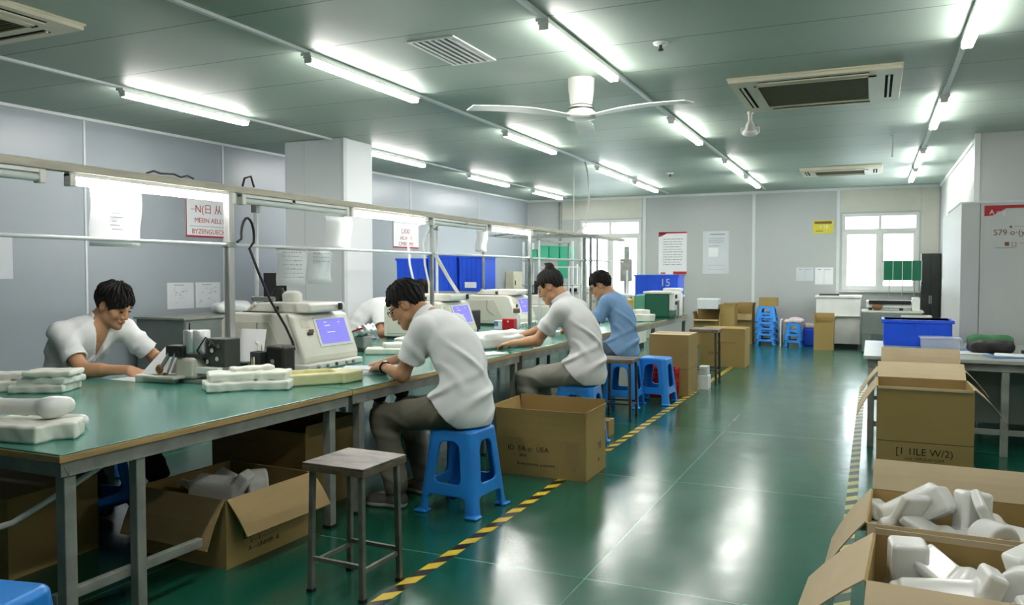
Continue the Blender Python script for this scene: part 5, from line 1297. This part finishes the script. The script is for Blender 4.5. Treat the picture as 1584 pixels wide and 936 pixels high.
    for k in range(2): d = MB().box(.205 + .157 * k, .355 + .157 * k, -.012, 0, .06, 1.75).build('door', MT['cabdark'], t, .004); MB().box(.335 + .03 * k, .345 + .03 * k, -.03, -.012, .85, 1.0).build('handle', MT['steel'], d)
    MB().box(.22, .5, .02, .46, 0, .03).build('plinth', MT['black'], t)
    # cloth on the low stools, a bag and box beside
    F = Field((-.26, -.22, -.03), (.26, .22, .16), .009); F.rbox((0, 0, .035), I3, (.17, .14, .035), .03); F.rbox((.03, 0, .07), I3, (.12, .1, .03), .03, .03)
    foam_obj('folded_cloth', F, MT['cloth'], 'pale pink cloth heaped on the low pair of blue stools', 'cloth', (-1.38, 16.42, .452), 0, None, .012, 30)
    t = thing('blue_bag', 'blue bag with a pinkish top between low stools and the tall narrow carton', 'bag', (-1.1, 16.7, 0)); MB().box(-.13, .13, -.12, .12, 0, .34).build('body', MT['bin'], t, .03, 3); MB().box(-.12, .12, -.11, .11, .34, .44).build('top', MT['cloth'], t, .03, 3)
    tag(MB().box(-.012, .012, -.16, .16, 0, .52).build('white_board', MT['trim'], None, .003, 2, (-1.61, 16.4, 0)), 'narrow white board leaning at the left of the low blue stools', 'board')
    # hose under the table
    tag(MB().tube([(-4.5, 1.85, .012), (-4.2, 1.75, .03), (-3.9, 1.7, .12), (-3.65, 1.72, .26), (-3.4, 1.75, .34), (-3.2, 1.8, .39), (-3.0, 2.0, .46), (-2.9, 2.2, .58), (-2.81, 2.33, .68)], .012, 10).build('hose', MT['pvc_white']), 'pale hose sagging under the left end of the nearest table', 'hose')
# ---------------------------------------------------------------- people
def unit(v): v = np.array(v, float); return v / (np.linalg.norm(v) + 1e-12)
def ik(a, b, l1, l2, hint):
    a = np.array(a, float); b = np.array(b, float); d = b - a; L = np.linalg.norm(d)
    if L > .995 * (l1 + l2): b = a + d / L * .995 * (l1 + l2); d = b - a; L = np.linalg.norm(d)
    x = (l1 * l1 - l2 * l2 + L * L) / (2 * L); y = math.sqrt(max(l1 * l1 - x * x, 0)); u = d / L
    h = np.array(hint, float); h = unit(h - u * (h @ u))
    return a + u * x + h * y, b

def ellipsoid_mesh(mb, c, B, r, nu=14, nv=8):
    vs = []; fs = []
    for j in range(nv + 1):
        p = PI * j / nv
        for i in range(nu):
            t = 2 * PI * i / nu
            q = (r[0] * math.sin(p) * math.cos(t), r[1] * math.sin(p) * math.sin(t), r[2] * math.cos(p))
            vs.append(tuple(np.array(c) + q[0] * B[0] + q[1] * B[1] + q[2] * B[2]))
    for j in range(nv):
        for i in range(nu): fs.append((j * nu + i, j * nu + (i + 1) % nu, (j + 1) * nu + (i + 1) % nu, (j + 1) * nu + i))
    mb.add(vs, fs, True)

def add_hand(F, w, d, n, right, curl, s=1.1, spread=1.0):
    d = unit(d); n = unit(n - d * (n @ d)); t = np.cross(d, n) * (1 if right else -1)
    kn = []
    for i in range(4):
        k = w + s * (d * (.088, .092, .087, .078)[i] + t * (.030 - .0200 * i) + n * (0, -.003, 0, .005)[i]); kn.append(k)
        F.cone(w + t * s * (.014 - .009 * i), k, .0195 * s, .0128 * s, .012)
    ln = ((.042, .026, .021), (.046, .030, .022), (.042, .027, .021), (.033, .020, .018))
    for i in range(4):
        p = kn[i]; a = 0; ax = unit(d + t * (.10 - .07 * i) * spread)
        for j in range(3):
            a += math.radians(curl[j]) * (1 + .08 * i)
            q = p + s * ln[i][j] * (ax * math.cos(a) + n * math.sin(a))
            F.cone(p, q, s * (.0098 - .0008 * j - .0006 * (i == 3)), s * (.0092 - .0009 * j - .0006 * (i == 3)), .004); p = q
    p = w + s * (d * .028 + t * .026 + n * .006); a1 = unit(d * .72 + t * .62 + n * .35); q = p + a1 * .042 * s
    F.cone(p, q, .0135 * s, .0112 * s, .010); a2 = unit(d * .9 + t * .15 + n * .4); F.cone(q, q + a2 * .033 * s, .0108 * s, .0085 * s, .004)

def person(label, pel, face_deg, shc, headc, headf, wrists, ankles, style, twist=0, group=None, shw=.195, hand=None, elbow_out=.5, h=.006, knees=None):
    root = np.array((pel[0], pel[1], 0.0))
    P = lambda v: np.array(v, float) - root
    pel, shc, hc = P(pel), P(shc), P(headc)
    a = math.radians(face_deg); f = np.array((math.cos(a), math.sin(a), 0)); l = np.array((-f[1], f[0], 0)); up = np.array((0, 0, 1.0))
    tw = math.radians(twist); l2 = np.array((l[0] * math.cos(tw) - l[1] * math.sin(tw), l[0] * math.sin(tw) + l[1] * math.cos(tw), 0))
    S = (shc + l2 * shw, shc - l2 * shw)                       # left, right shoulder
    W = [P(w) for w in wrists]
    El = []
    for i in (0, 1):
        sg = (1, -1)[i]
        e, w = ik(S[i], W[i], .315, .285, -up * 1.0 + l2 * sg * elbow_out - f * .35); El.append(e); W[i] = w
    HJ = (pel + l * .10, pel - l * .10)
    A = [P(x) for x in ankles]; K = []
    for i in (0, 1):
        k, x = ik(HJ[i], A[i], .49, .47, f + up * .9 + (knees[i] if knees is not None else 0)); K.append(k); A[i] = x
    # spine
    ctl = pel + up * .30 - f * .05
    def sp(t): return (1 - t) ** 2 * pel + 2 * t * (1 - t) * ctl + t * t * shc
    def st(t): return unit(2 * (1 - t) * (ctl - pel) + 2 * t * (shc - ctl))
    prof = [(0, .172, .128), (.15, .165, .122), (.32, .152, .112), (.5, .158, .116), (.68, .170, .122), (.84, .168, .112), (.96, .135, .085)]
    style = dict(style)
    big = style.get('girth', 1.0)
    hf = unit(headf); hl = unit(np.cross(up, hf)); hu = np.cross(hf, hl); s = style.get('hs', 1.12)
    B = np.array((hl, hf, hu))
    def H(x, y, z): return hc + s * (hl * x + hf * y + hu * z)
    pts = np.array([pel, shc, hc + .17, hc - .17] + list(S) + El + W + K + A + [w + f * .2 for w in W] + [w - f * .2 for w in W])
    lo, hi = pts.min(0) - .2, pts.max(0) + .2; lo[2] = max(lo[2], -.02)
    # ---- body, one continuous surface
    F = Field(lo, hi, h)
    for t, rs, rd in prof:
        c = sp(t); tg = st(t); n = np.cross(l2, tg)
        F.ell(c, np.array((l2, n, tg)), (rs * big, rd * big, .115), .05)
    for i in (0, 1):
        F.cone(shc + (S[i] - shc) * .2 + up * .01, S[i], .075, .068, .05)
        F.cone(S[i], El[i], .058, .044, .03); F.cone(El[i], W[i] + (El[i] - W[i]) * .6, .046, .041, .02); F.cone(El[i], W[i], .042, .029, .02)
        F.cone(HJ[i], K[i], .088, .062, .04); F.cone(K[i], A[i] + up * .03, .058, .040, .03); F.cone(A[i] + up * .03, A[i], .038, .036, .02)
        F.cone(A[i], A[i] + f * .12 - up * .02, .034, .028, .02)
    nb = shc + up * .03 + (hc - shc) * .06
    F.cone(shc + up * .01, H(0, -.022, -.05), .066, .054, .05); F.cone(nb, H(0, -.03, -.02), .058, .052, .04)
    # head
    F.ell(H(0, -.014, .028), B, np.array((.076, .096, .092)) * s, .02); F.ell(H(0, .026, -.032), B, np.array((.062, .066, .085)) * s, .03)
    F.cone(H(-.044, .018, -.068), H(0, .072, -.102), .026 * s, .020 * s, .03); F.cone(H(.044, .018, -.068), H(0, .072, -.102), .026 * s, .020 * s, .03)
    for sg in (-1, 1):
        F.cone(H(sg * .040, .058, -.030), H(sg * .046, .046, -.020), .024 * s, .022 * s, .02)
        F.ell(H(sg * .033, .098, .004), B, np.array((.017, .012, .011)) * s, .012, True)
        F.cone(H(sg * .012, .084, .020), H(sg * .044, .072, .022), .012 * s, .010 * s, .012)
        e = H(sg * .078, -.012, -.008); F.ell(e, B, np.array((.011, .022, .034)) * s, .008); F.ell(H(sg * .088, -.006, -.006), B, np.array((.006, .012, .02)) * s, .004, True)
    F.cone(H(0, .090, .012), H(0, .107, -.030), .009 * s, .0125 * s, .010); F.cone(H(-.011, .096, -.036), H(.011, .096, -.036), .009 * s, .009 * s, .008)
    F.ell(H(0, .090, -.062), B, np.array((.025, .013, .008)) * s, .006); F.ell(H(0, .088, -.074), B, np.array((.021, .013, .008)) * s, .006)
    F.ell(H(0, .103, -.0675), B, np.array((.026, .008, .0022)) * s, .003, True)
    # hands
    for i in (0, 1):
        hd = (hand or [None, None])[i] or {}
        d = unit(hd.get('d', W[i] - El[i])); n = np.array(hd.get('n', (0, 0, -1.0)), float)
        add_hand(F, W[i] + d * .012, d, n, i == 1, hd.get('curl', (22, 30, 22)))
    skin = mesh_obj('person', *F.mesh(), MT['skin'], None, tuple(root))
    tag(skin, label, 'person', group)
    o = skin
    # ---- hair
    if style.get('hair', True):
        G = Field(hc - .21, hc + .24, .0055); th = style.get('hair_t', .011)
        G.ell(H(0, -.018, .034), B, np.array((.080 + th, .100 + th, .096 + th)) * s, 0)
        line = style.get('hairline', ((-.12, -.060), (-.08, -.056), (-.05, -.034), (-.030, .012), (-.012, .030), (.014, .030), (.028, -.002), (.040, .004), (.052, .034), (.085, .046), (.12, .050)))
        lx, ly = [p[0] for p in line], [p[1] for p in line]
        def cut(x, y, z):
            q = ((x - hc[0]) * hf[0] + (y - hc[1]) * hf[1] + (z - hc[2]) * hf[2]) / s
            w = ((x - hc[0]) * hu[0] + (y - hc[1]) * hu[1] + (z - hc[2]) * hu[2]) / s
            e = ((x - hc[0]) * hl[0] + (y - hc[1]) * hl[1] + (z - hc[2]) * hl[2]) / s
            ph = np.arctan2(e, q + .03)
            jag = .007 * np.sin(ph * 17 + 2 * np.sin(ph * 7)) + style.get('part', 0) * .03 * np.exp(-((e - .01) / .022) ** 2)
            return ((np.interp(q, lx, ly) - w + jag) * s).astype(np.float32)
        def strands(x, y, z):
            q = ((x - hc[0]) * hf[0] + (y - hc[1]) * hf[1] + (z - hc[2]) * hf[2]) / s
            w = ((x - hc[0]) * hu[0] + (y - hc[1]) * hu[1] + (z - hc[2]) * hu[2]) / s
            e = ((x - hc[0]) * hl[0] + (y - hc[1]) * hl[1] + (z - hc[2]) * hl[2]) / s
            ph = np.arctan2(e, q + .03)
            A = style.get('strand', .0035) * (1 + .9 * np.clip(w / .08, 0, 1))
            r = A * np.sin(ph * 19 + 1.5 * np.sin(w * 60)) + .6 * A * np.sin(ph * 37 + w * 40) + .5 * A * np.sin(q * 90 + e * 70)
            return (r + style.get('part', 0) * .010 * np.exp(-((e - .01) / .010) ** 2) * (w > .03)).astype(np.float32)
        G.fn(strands, mode='add'); G.fn(cut)
        if style.get('bun'):
            G.ell(H(0, -.070, .135), B, np.array((.040, .036, .036)) * s, .02); G.cone(H(.0, -.05, .10), H(0, -.07, .13), .03, .028, .02)
            G.cone(H(.01, -.08, .16), H(.03, -.05, .175), .010, .005, .006)
        hm = mesh_obj('hair', *G.mesh(), MT['hair'], o)
    # eyes, brows, mouth
    mb = MB(); mk = MB(); ml = MB()
    for sg in (-1, 1):
        ellipsoid_mesh(mb, H(sg * .032, .0865, .0005), B, np.array((.0145, .006, .0042)) * s)
        ellipsoid_mesh(mk, H(sg * .0325, .087, .0265), unit_rows(B, sg), np.array((.020, .006, .0038)) * s)
    ellipsoid_mesh(ml, H(0, .0985, -.0675), B, np.array((.020, .0045, .0032)) * s)
    mb.build('eyes', MT['eye'], o); mk.build('eyebrows', MT['hair'], o); ml.build('mouth', MT['lip'], o)
    if style.get('glasses'):
        g = MB()
        for sg in (-1, 1):
            ring = [H(sg * .034 + .024 * math.cos(t), .106, .0 + .018 * math.sin(t)) for t in np.linspace(0, 2 * PI, 17)]
            g.tube(ring, .0022, 6, False); g.tube([H(sg * .058, .106, .006), H(sg * .074, .07, .008), H(sg * .086, -.005, .010)], .0028, 6)
        g.tube([H(-.010, .107, .004), H(.010, .107, .004)], .0022, 6); g.build('glasses', MT['black'], o)
    # ---- shirt
    sm = MT[style['shirt']]; loose = style.get('loose', .018)
    G = Field(lo, hi, .0075)
    for t, rs, rd in [(-.12, .178, .135)] + prof:
        tt = max(t, 0); c = sp(tt) + (up * t * .5 if t < 0 else 0); tg = st(tt); n = np.cross(l2, tg)
        ex = loose + (.014 if t < .3 else 0)
        G.ell(c, np.array((l2, n, tg)), ((rs + ex) * big, (rd + ex) * big, .125), .06)
    for i in (0, 1):
        G.cone(shc + (S[i] - shc) * .2 + up * .012, S[i], .082, .082, .05)
        se = S[i] + (El[i] - S[i]) * style.get('sleeve', .70)
        G.cone(S[i], se, .078, .082, .04)
        G.cone(HJ[i], HJ[i] + (K[i] - HJ[i]) * .45, .128, .122, .05)
    nk0 = shc - up * .02; nk1 = H(0, -.026, -.035); nd = unit(nk1 - nk0)
    Ln = float(np.linalg.norm(nk1 - nk0)); nh = Ln * (.64 if style.get('collar') else .58)
    G.cone(shc + up * .01 - f * .03, nk0 + nd * nh, .092, .070, .045)
    def folds(x, y, z):
        u = (x - pel[0]) * f[0] + (y - pel[1]) * f[1]; v = (x - pel[0]) * l[0] + (y - pel[1]) * l[1]; w = z - pel[2]
        wob = .5 * np.sin(7 * v + 3 * w + 1.3) + .35 * np.sin(13 * w - 9 * v + 6 * u)
        p1 = 34 * w + 15 * v * np.sign(.3 + u) + 16 * u + 2.2 * wob          # creases pulled across the waist
        p2 = 30 * v - 24 * w + 20 * u + 2.6 * wob + 1.1                       # diagonal ones from the armpits
        r1 = (.5 + .5 * np.sin(p1)) ** 3; r2 = (.5 + .5 * np.sin(p2)) ** 4
        m1 = np.clip(1 - np.abs(w - .10) / .22, 0, 1) * (.45 + .55 * np.sin(9 * v + 5 * u + 2) ** 2)
        m2 = np.clip(1 - np.abs(w - .30) / .22, 0, 1) * (.3 + .7 * np.sin(7 * u - 6 * v) ** 2)
        return (.009 - .027 * r1 * m1 - .024 * r2 * m2 + .003 * wob).astype(np.float32)
    G.fn(folds, mode='add')
    # flat sleeve ends and hollow cuffs
    for i in (0, 1):
        dd = unit(El[i] - S[i]); se = S[i] + (El[i] - S[i]) * style.get('sleeve', .70)
        c2 = se + dd * .10
        sl, (x, y, z) = G.block(c2 - .17, c2 + .17)
        if min(G.F[sl].shape):
            ax = (x - se[0]) * dd[0] + (y - se[1]) * dd[1] + (z - se[2]) * dd[2]
            rr = np.sqrt(np.maximum((x - se[0]) ** 2 + (y - se[1]) ** 2 + (z - se[2]) ** 2 - ax ** 2, 0))
            G.F[sl] = np.maximum(G.F[sl], np.where(rr < .115, np.minimum(ax, .05), -1).astype(np.float32) * 1.0)
        G.cone(se - dd * .06, El[i], .058, .060, .0, True)
    hem = style.get('hem', -.105)
    G.fn(lambda x, y, z: ((pel[2] + hem + .95 * np.clip((x - pel[0]) * f[0] + (y - pel[1]) * f[1] + .06, 0, .4)) - z).astype(np.float32))
    # neckline
    G.cone(nk0 + nd * nh, nk0 + nd * .38, .062, .080, .006, True)
    if style.get('collar') or style.get('vneck'):
        ring_c = nk0 + nd * (nh - .012)
        sl, (x, y, z) = G.block(ring_c - .14, ring_c + .14)
        ax = (x - ring_c[0]) * nd[0] + (y - ring_c[1]) * nd[1] + (z - ring_c[2]) * nd[2]
        rr = np.sqrt(np.maximum((x - ring_c[0]) ** 2 + (y - ring_c[1]) ** 2 + (z - ring_c[2]) ** 2 - ax ** 2, 0))
        fr = (x - ring_c[0]) * f[0] + (y - ring_c[1]) * f[1]
        d = np.maximum(np.abs(rr - ((.084 if style.get('vneck') else .082) - .10 * ax)) - .0065, np.abs(ax + .004) - (.034 if style.get('vneck') else .027))
        d = np.maximum(d, fr - (.030 if style.get('vneck') else .09))
        G.put(d.astype(np.float32), sl, .006)
    if style.get('vneck'):
        # V opening down the chest
        c0 = shc + f * .06 + up * .03; dn = unit(sp(.55) - sp(.98)); n0 = unit(np.cross(l2, -dn))
        if n0 @ f < 0: n0 = -n0
        sl, (x, y, z) = G.block(shc - .32, shc + .32)
        q = [(x - c0[0]), (y - c0[1]), (z - c0[2])]
        vx = q[0] * l2[0] + q[1] * l2[1] + q[2] * l2[2]; vd = q[0] * dn[0] + q[1] * dn[1] + q[2] * dn[2]; vn = q[0] * n0[0] + q[1] * n0[1] + q[2] * n0[2]
        wv = np.clip(.044 * (1 - vd / .21), 0, .05)
        d = np.maximum(np.abs(vx) - wv, np.maximum(vd - .21, .0 - vn))
        G.put(d.astype(np.float32), sl, .004, True)
        for sg in ():
            p0 = nk0 + nd * .10 + l2 * sg * .074 + f * .006; pm = c0 + dn * .07 + n0 * .066 + l2 * sg * .046; p1 = c0 + dn * .205 + n0 * .076 + l2 * sg * .004
            G.cone(pm, p1, .010, .006, .010)
    shirt = mesh_obj('shirt', *G.mesh(), sm, o)
    # ---- trousers
    G = Field(np.minimum(pel, np.min(A, 0)) - .45, np.maximum(pel, np.max(A, 0)) + .5, .0085)
    tr = style.get('leg', .012)
    for t, rs, rd in prof[:2]:
        c = sp(t); tg = st(t); n = np.cross(l2, tg); G.ell(c - up * .015, np.array((l2, n, tg)), (rs + .012, rd + .014, .105), .05)
    for i in (0, 1):
        G.cone(HJ[i] - up * .005, K[i], .100 + tr, .078 + tr, .05); G.cone(K[i], A[i] + up * .07, .072 + tr, .064 + tr, .03)
    def tf(x, y, z):
        u = (x - pel[0]) * f[0] + (y - pel[1]) * f[1]; v = (x - pel[0]) * l[0] + (y - pel[1]) * l[1]; w = z - pel[2]
        wob = np.sin(11 * v + 4 * w) + .6 * np.sin(17 * u - 6 * v)
        r1 = (.5 + .5 * np.sin(30 * u + 34 * w + 1.4 * wob)) ** 3; r2 = (.5 + .5 * np.sin(52 * w - 22 * u + 1.8 * wob)) ** 3
        return (.004 - .010 * r1 * np.clip(1 - np.abs(u - .05) / .25, 0, 1) - .008 * r2 * np.clip((u - .2) / .2, 0, 1)).astype(np.float32)
    G.fn(tf, mode='add')
    for i in (0, 1):
        e = A[i] + up * .012; sl, (x, y, z) = G.block(e - .13, e + .13); G.F[sl] = np.maximum(G.F[sl], (e[2] - z + 0 * x + 0 * y).astype(np.float32))
    G.fn(lambda x, y, z: (z - (pel[2] + .13)).astype(np.float32))
    mesh_obj('trousers', *G.mesh(), MT[style['trousers']], o)
    # ---- shoes
    for i in (0, 1):
        c = A[i]; fd = unit(f + l * (.18, -.18)[i]); sd = np.array((-fd[1], fd[0], 0))
        G = Field(c - .24, c + .24, .007)
        g0 = -c[2]
        G.cone(c + up * (.012), c - up * .03 - fd * .01, .047, .050, .03); G.cone(c - up * .035 - fd * .02, c - up * .045 + fd * .15, .048, .040, .04); G.ell(c - up * .04 + fd * .12, np.array((fd, sd, up)), (.075, .050, .042), .03)
        zf = .004
        G.fn(lambda x, y, z: (zf - z + 0 * x + 0 * y).astype(np.float32))
        V, Q, N = G.mesh(); V = np.asarray(V); cz = V[Q][:, :, 2].mean(1)
        up_ = cz > .028
        sh = mesh_obj('shoe', *sub_mesh(V, Q, N, up_), MT[style.get('shoe', 'shoe')], o)
        mesh_obj('sole', *sub_mesh(V, Q, N, ~up_), MT['sole' if style.get('shoe', 'shoe') == 'shoe' else 'shoed'], sh)
    if style.get('watch'):
        i = style['watch'] - 1; d = unit(W[i] - El[i]); c = W[i] - d * .02; a1 = unit(np.cross(d, up)); a2 = np.cross(a1, d)
        g = MB()
        g.tube([c + (a1 * math.cos(t) + a2 * math.sin(t)) * .036 for t in np.linspace(0, 2 * PI, 21)], .006, 8, False); w = g.build('wrist_watch', MT['black'], o)
        g = MB(); ellipsoid_mesh(g, c + a2 * .038, np.array((a1, d, a2)), (.018, .018, .006)); g.build('dial', MT['zinc'], w)
    return o

def unit_rows(B, sg):
    r = math.radians(-8 * sg); c, s = math.cos(r), math.sin(r)
    return np.array((B[0] * c + B[2] * s, B[1], -B[0] * s + B[2] * c))

def build_people():
    # the near man in white, seen from behind his left side
    person('man in white shirt and olive grey trousers on the blue stool nearest the camera', (-2.245, 4.29, .615), 178, (-2.48, 4.41, 1.08), (-2.715, 4.40, 1.22), (-.80, -.22, -.56),
           [(-2.86, 4.36, .815), (-3.0, 4.62, .815)], [(-2.62, 4.12, .07), (-2.63, 4.46, .07)],
           dict(shirt='shirtw', trousers='trousers', collar=True, glasses=True, watch=1, hair_t=.012, girth=1.04), twist=0, elbow_out=.55,
           hand=[dict(d=(-.8, .45, -.12), curl=(20, 25, 20)), dict(d=(-.9, -.1, -.2))], h=.006)
    person('person with a hair bun in pale grey polo shirt beside the large open carton', (-2.15, 6.28, .615), 176, (-2.33, 6.38, 1.11), (-2.50, 6.36, 1.305), (-.86, -.12, -.48),
           [(-2.80, 6.24, .82), (-2.95, 6.62, .82)], [(-2.55, 6.12, .07), (-2.52, 6.44, .07)],
           dict(shirt='shirtg', trousers='trousersl', collar=True, bun=True, hair_t=.009, strand=.002, hs=1.08), hand=[dict(d=(-.9, .3, -.15)), dict(d=(-.95, -.1, -.2))], h=.006)
    person('man in a blue t-shirt and grey blue jeans working behind the metal legged stool', (-2.42, 8.3, .615), 176, (-2.55, 8.36, 1.11), (-2.69, 8.32, 1.285), (-.86, -.16, -.48),
           [(-2.97, 8.22, .82), (-3.08, 8.52, .82)], [(-2.75, 8.1, .07), (-2.78, 8.5, .07)],
           dict(shirt='shirtb', trousers='jeans', glasses=True, hair_t=.011), hand=[dict(d=(-.9, .2, -.15)), dict(d=(-.95, -.1, -.2))], h=.0065)
    # the man across the nearest table, facing the aisle
    person('young man in white V-neck shirt writing at the far side of the nearest table', (-4.90, 3.68, .615), -8, (-4.74, 3.74, 1.03), (-4.61, 3.80, 1.205), (.86, .12, -.46),
           [(-4.34, 4.06, .87), (-4.30, 3.64, .805)], [(-4.18, 3.74, .07), (-4.13, 3.26, .07)],
           dict(shirt='shirtw', trousers='jeansd', vneck=True, shoe='shoed', hair_t=.015, part=1,
                hairline=((-.12, -.064), (-.08, -.060), (-.05, -.040), (-.030, .008), (-.012, .026), (.014, .024), (.026, -.016), (.045, -.008), (.06, .016), (.085, .026), (.12, .026))), twist=0, elbow_out=.9,
           hand=[dict(d=(.85, .1, -.1), curl=(6, 10, 8)), dict(d=(.55, .35, -.35), curl=(35, 45, 30), n=(-.2, .5, -.8))], h=.005, shw=.212)
    # half hidden worker
    person('half hidden worker in a white shirt across the tables behind the near man', (-5.05, 7.2, .615), 4, (-4.84, 7.42, 1.04), (-4.66, 7.88, 1.18), (.80, .30, -.52),
           [(-4.5, 7.55, .82), (-4.4, 7.15, .82)], [(-4.6, 7.35, .07), (-4.65, 7.0, .07)],
           dict(shirt='shirtw', trousers='jeansd', collar=True, hair_t=.014, shoe='shoed'), h=.0075)
# ---------------------------------------------------------------- camera, world, run
def build_camera():
    cam = bpy.data.cameras.new('camera'); cam.sensor_width = 36; cam.lens = 1243 * 36 / 1584
    o = bpy.data.objects.new('camera', cam); COL.objects.link(o)
    o.location = (0, 0, 1.42); o.rotation_euler = (math.radians(90 - 2.11), 0, math.radians(24.17))
    cam.clip_start = .05
    SC.camera = o
    w = bpy.data.worlds.new('sky'); SC.world = w; w.use_nodes = True
    bg = w.node_tree.nodes['Background']; bg.inputs[0].default_value = (.90, .96, 1.0, 1); bg.inputs[1].default_value = SKY
    vs = SC.view_settings; SC.display_settings.display_device = 'sRGB'
    vs.view_transform = 'Standard'; vs.look = 'None'; vs.gamma = 1; vs.exposure = EXPO; vs.use_curve_mapping = False
    c = SC.cycles
    c.use_denoising = True; c.max_bounces = 8; c.diffuse_bounces = 4; c.glossy_bounces = 4; c.transparent_max_bounces = 16
    c.caustics_reflective = False; c.caustics_refractive = False; c.sample_clamp_indirect = 6

setup_mats()
build_room(); build_lights(); build_ceiling_things()
build_tables(); build_gantry(); build_stools(); build_cartons()
build_machines(); build_small(); build_right(); build_signs(); build_back()
build_people()
build_camera()
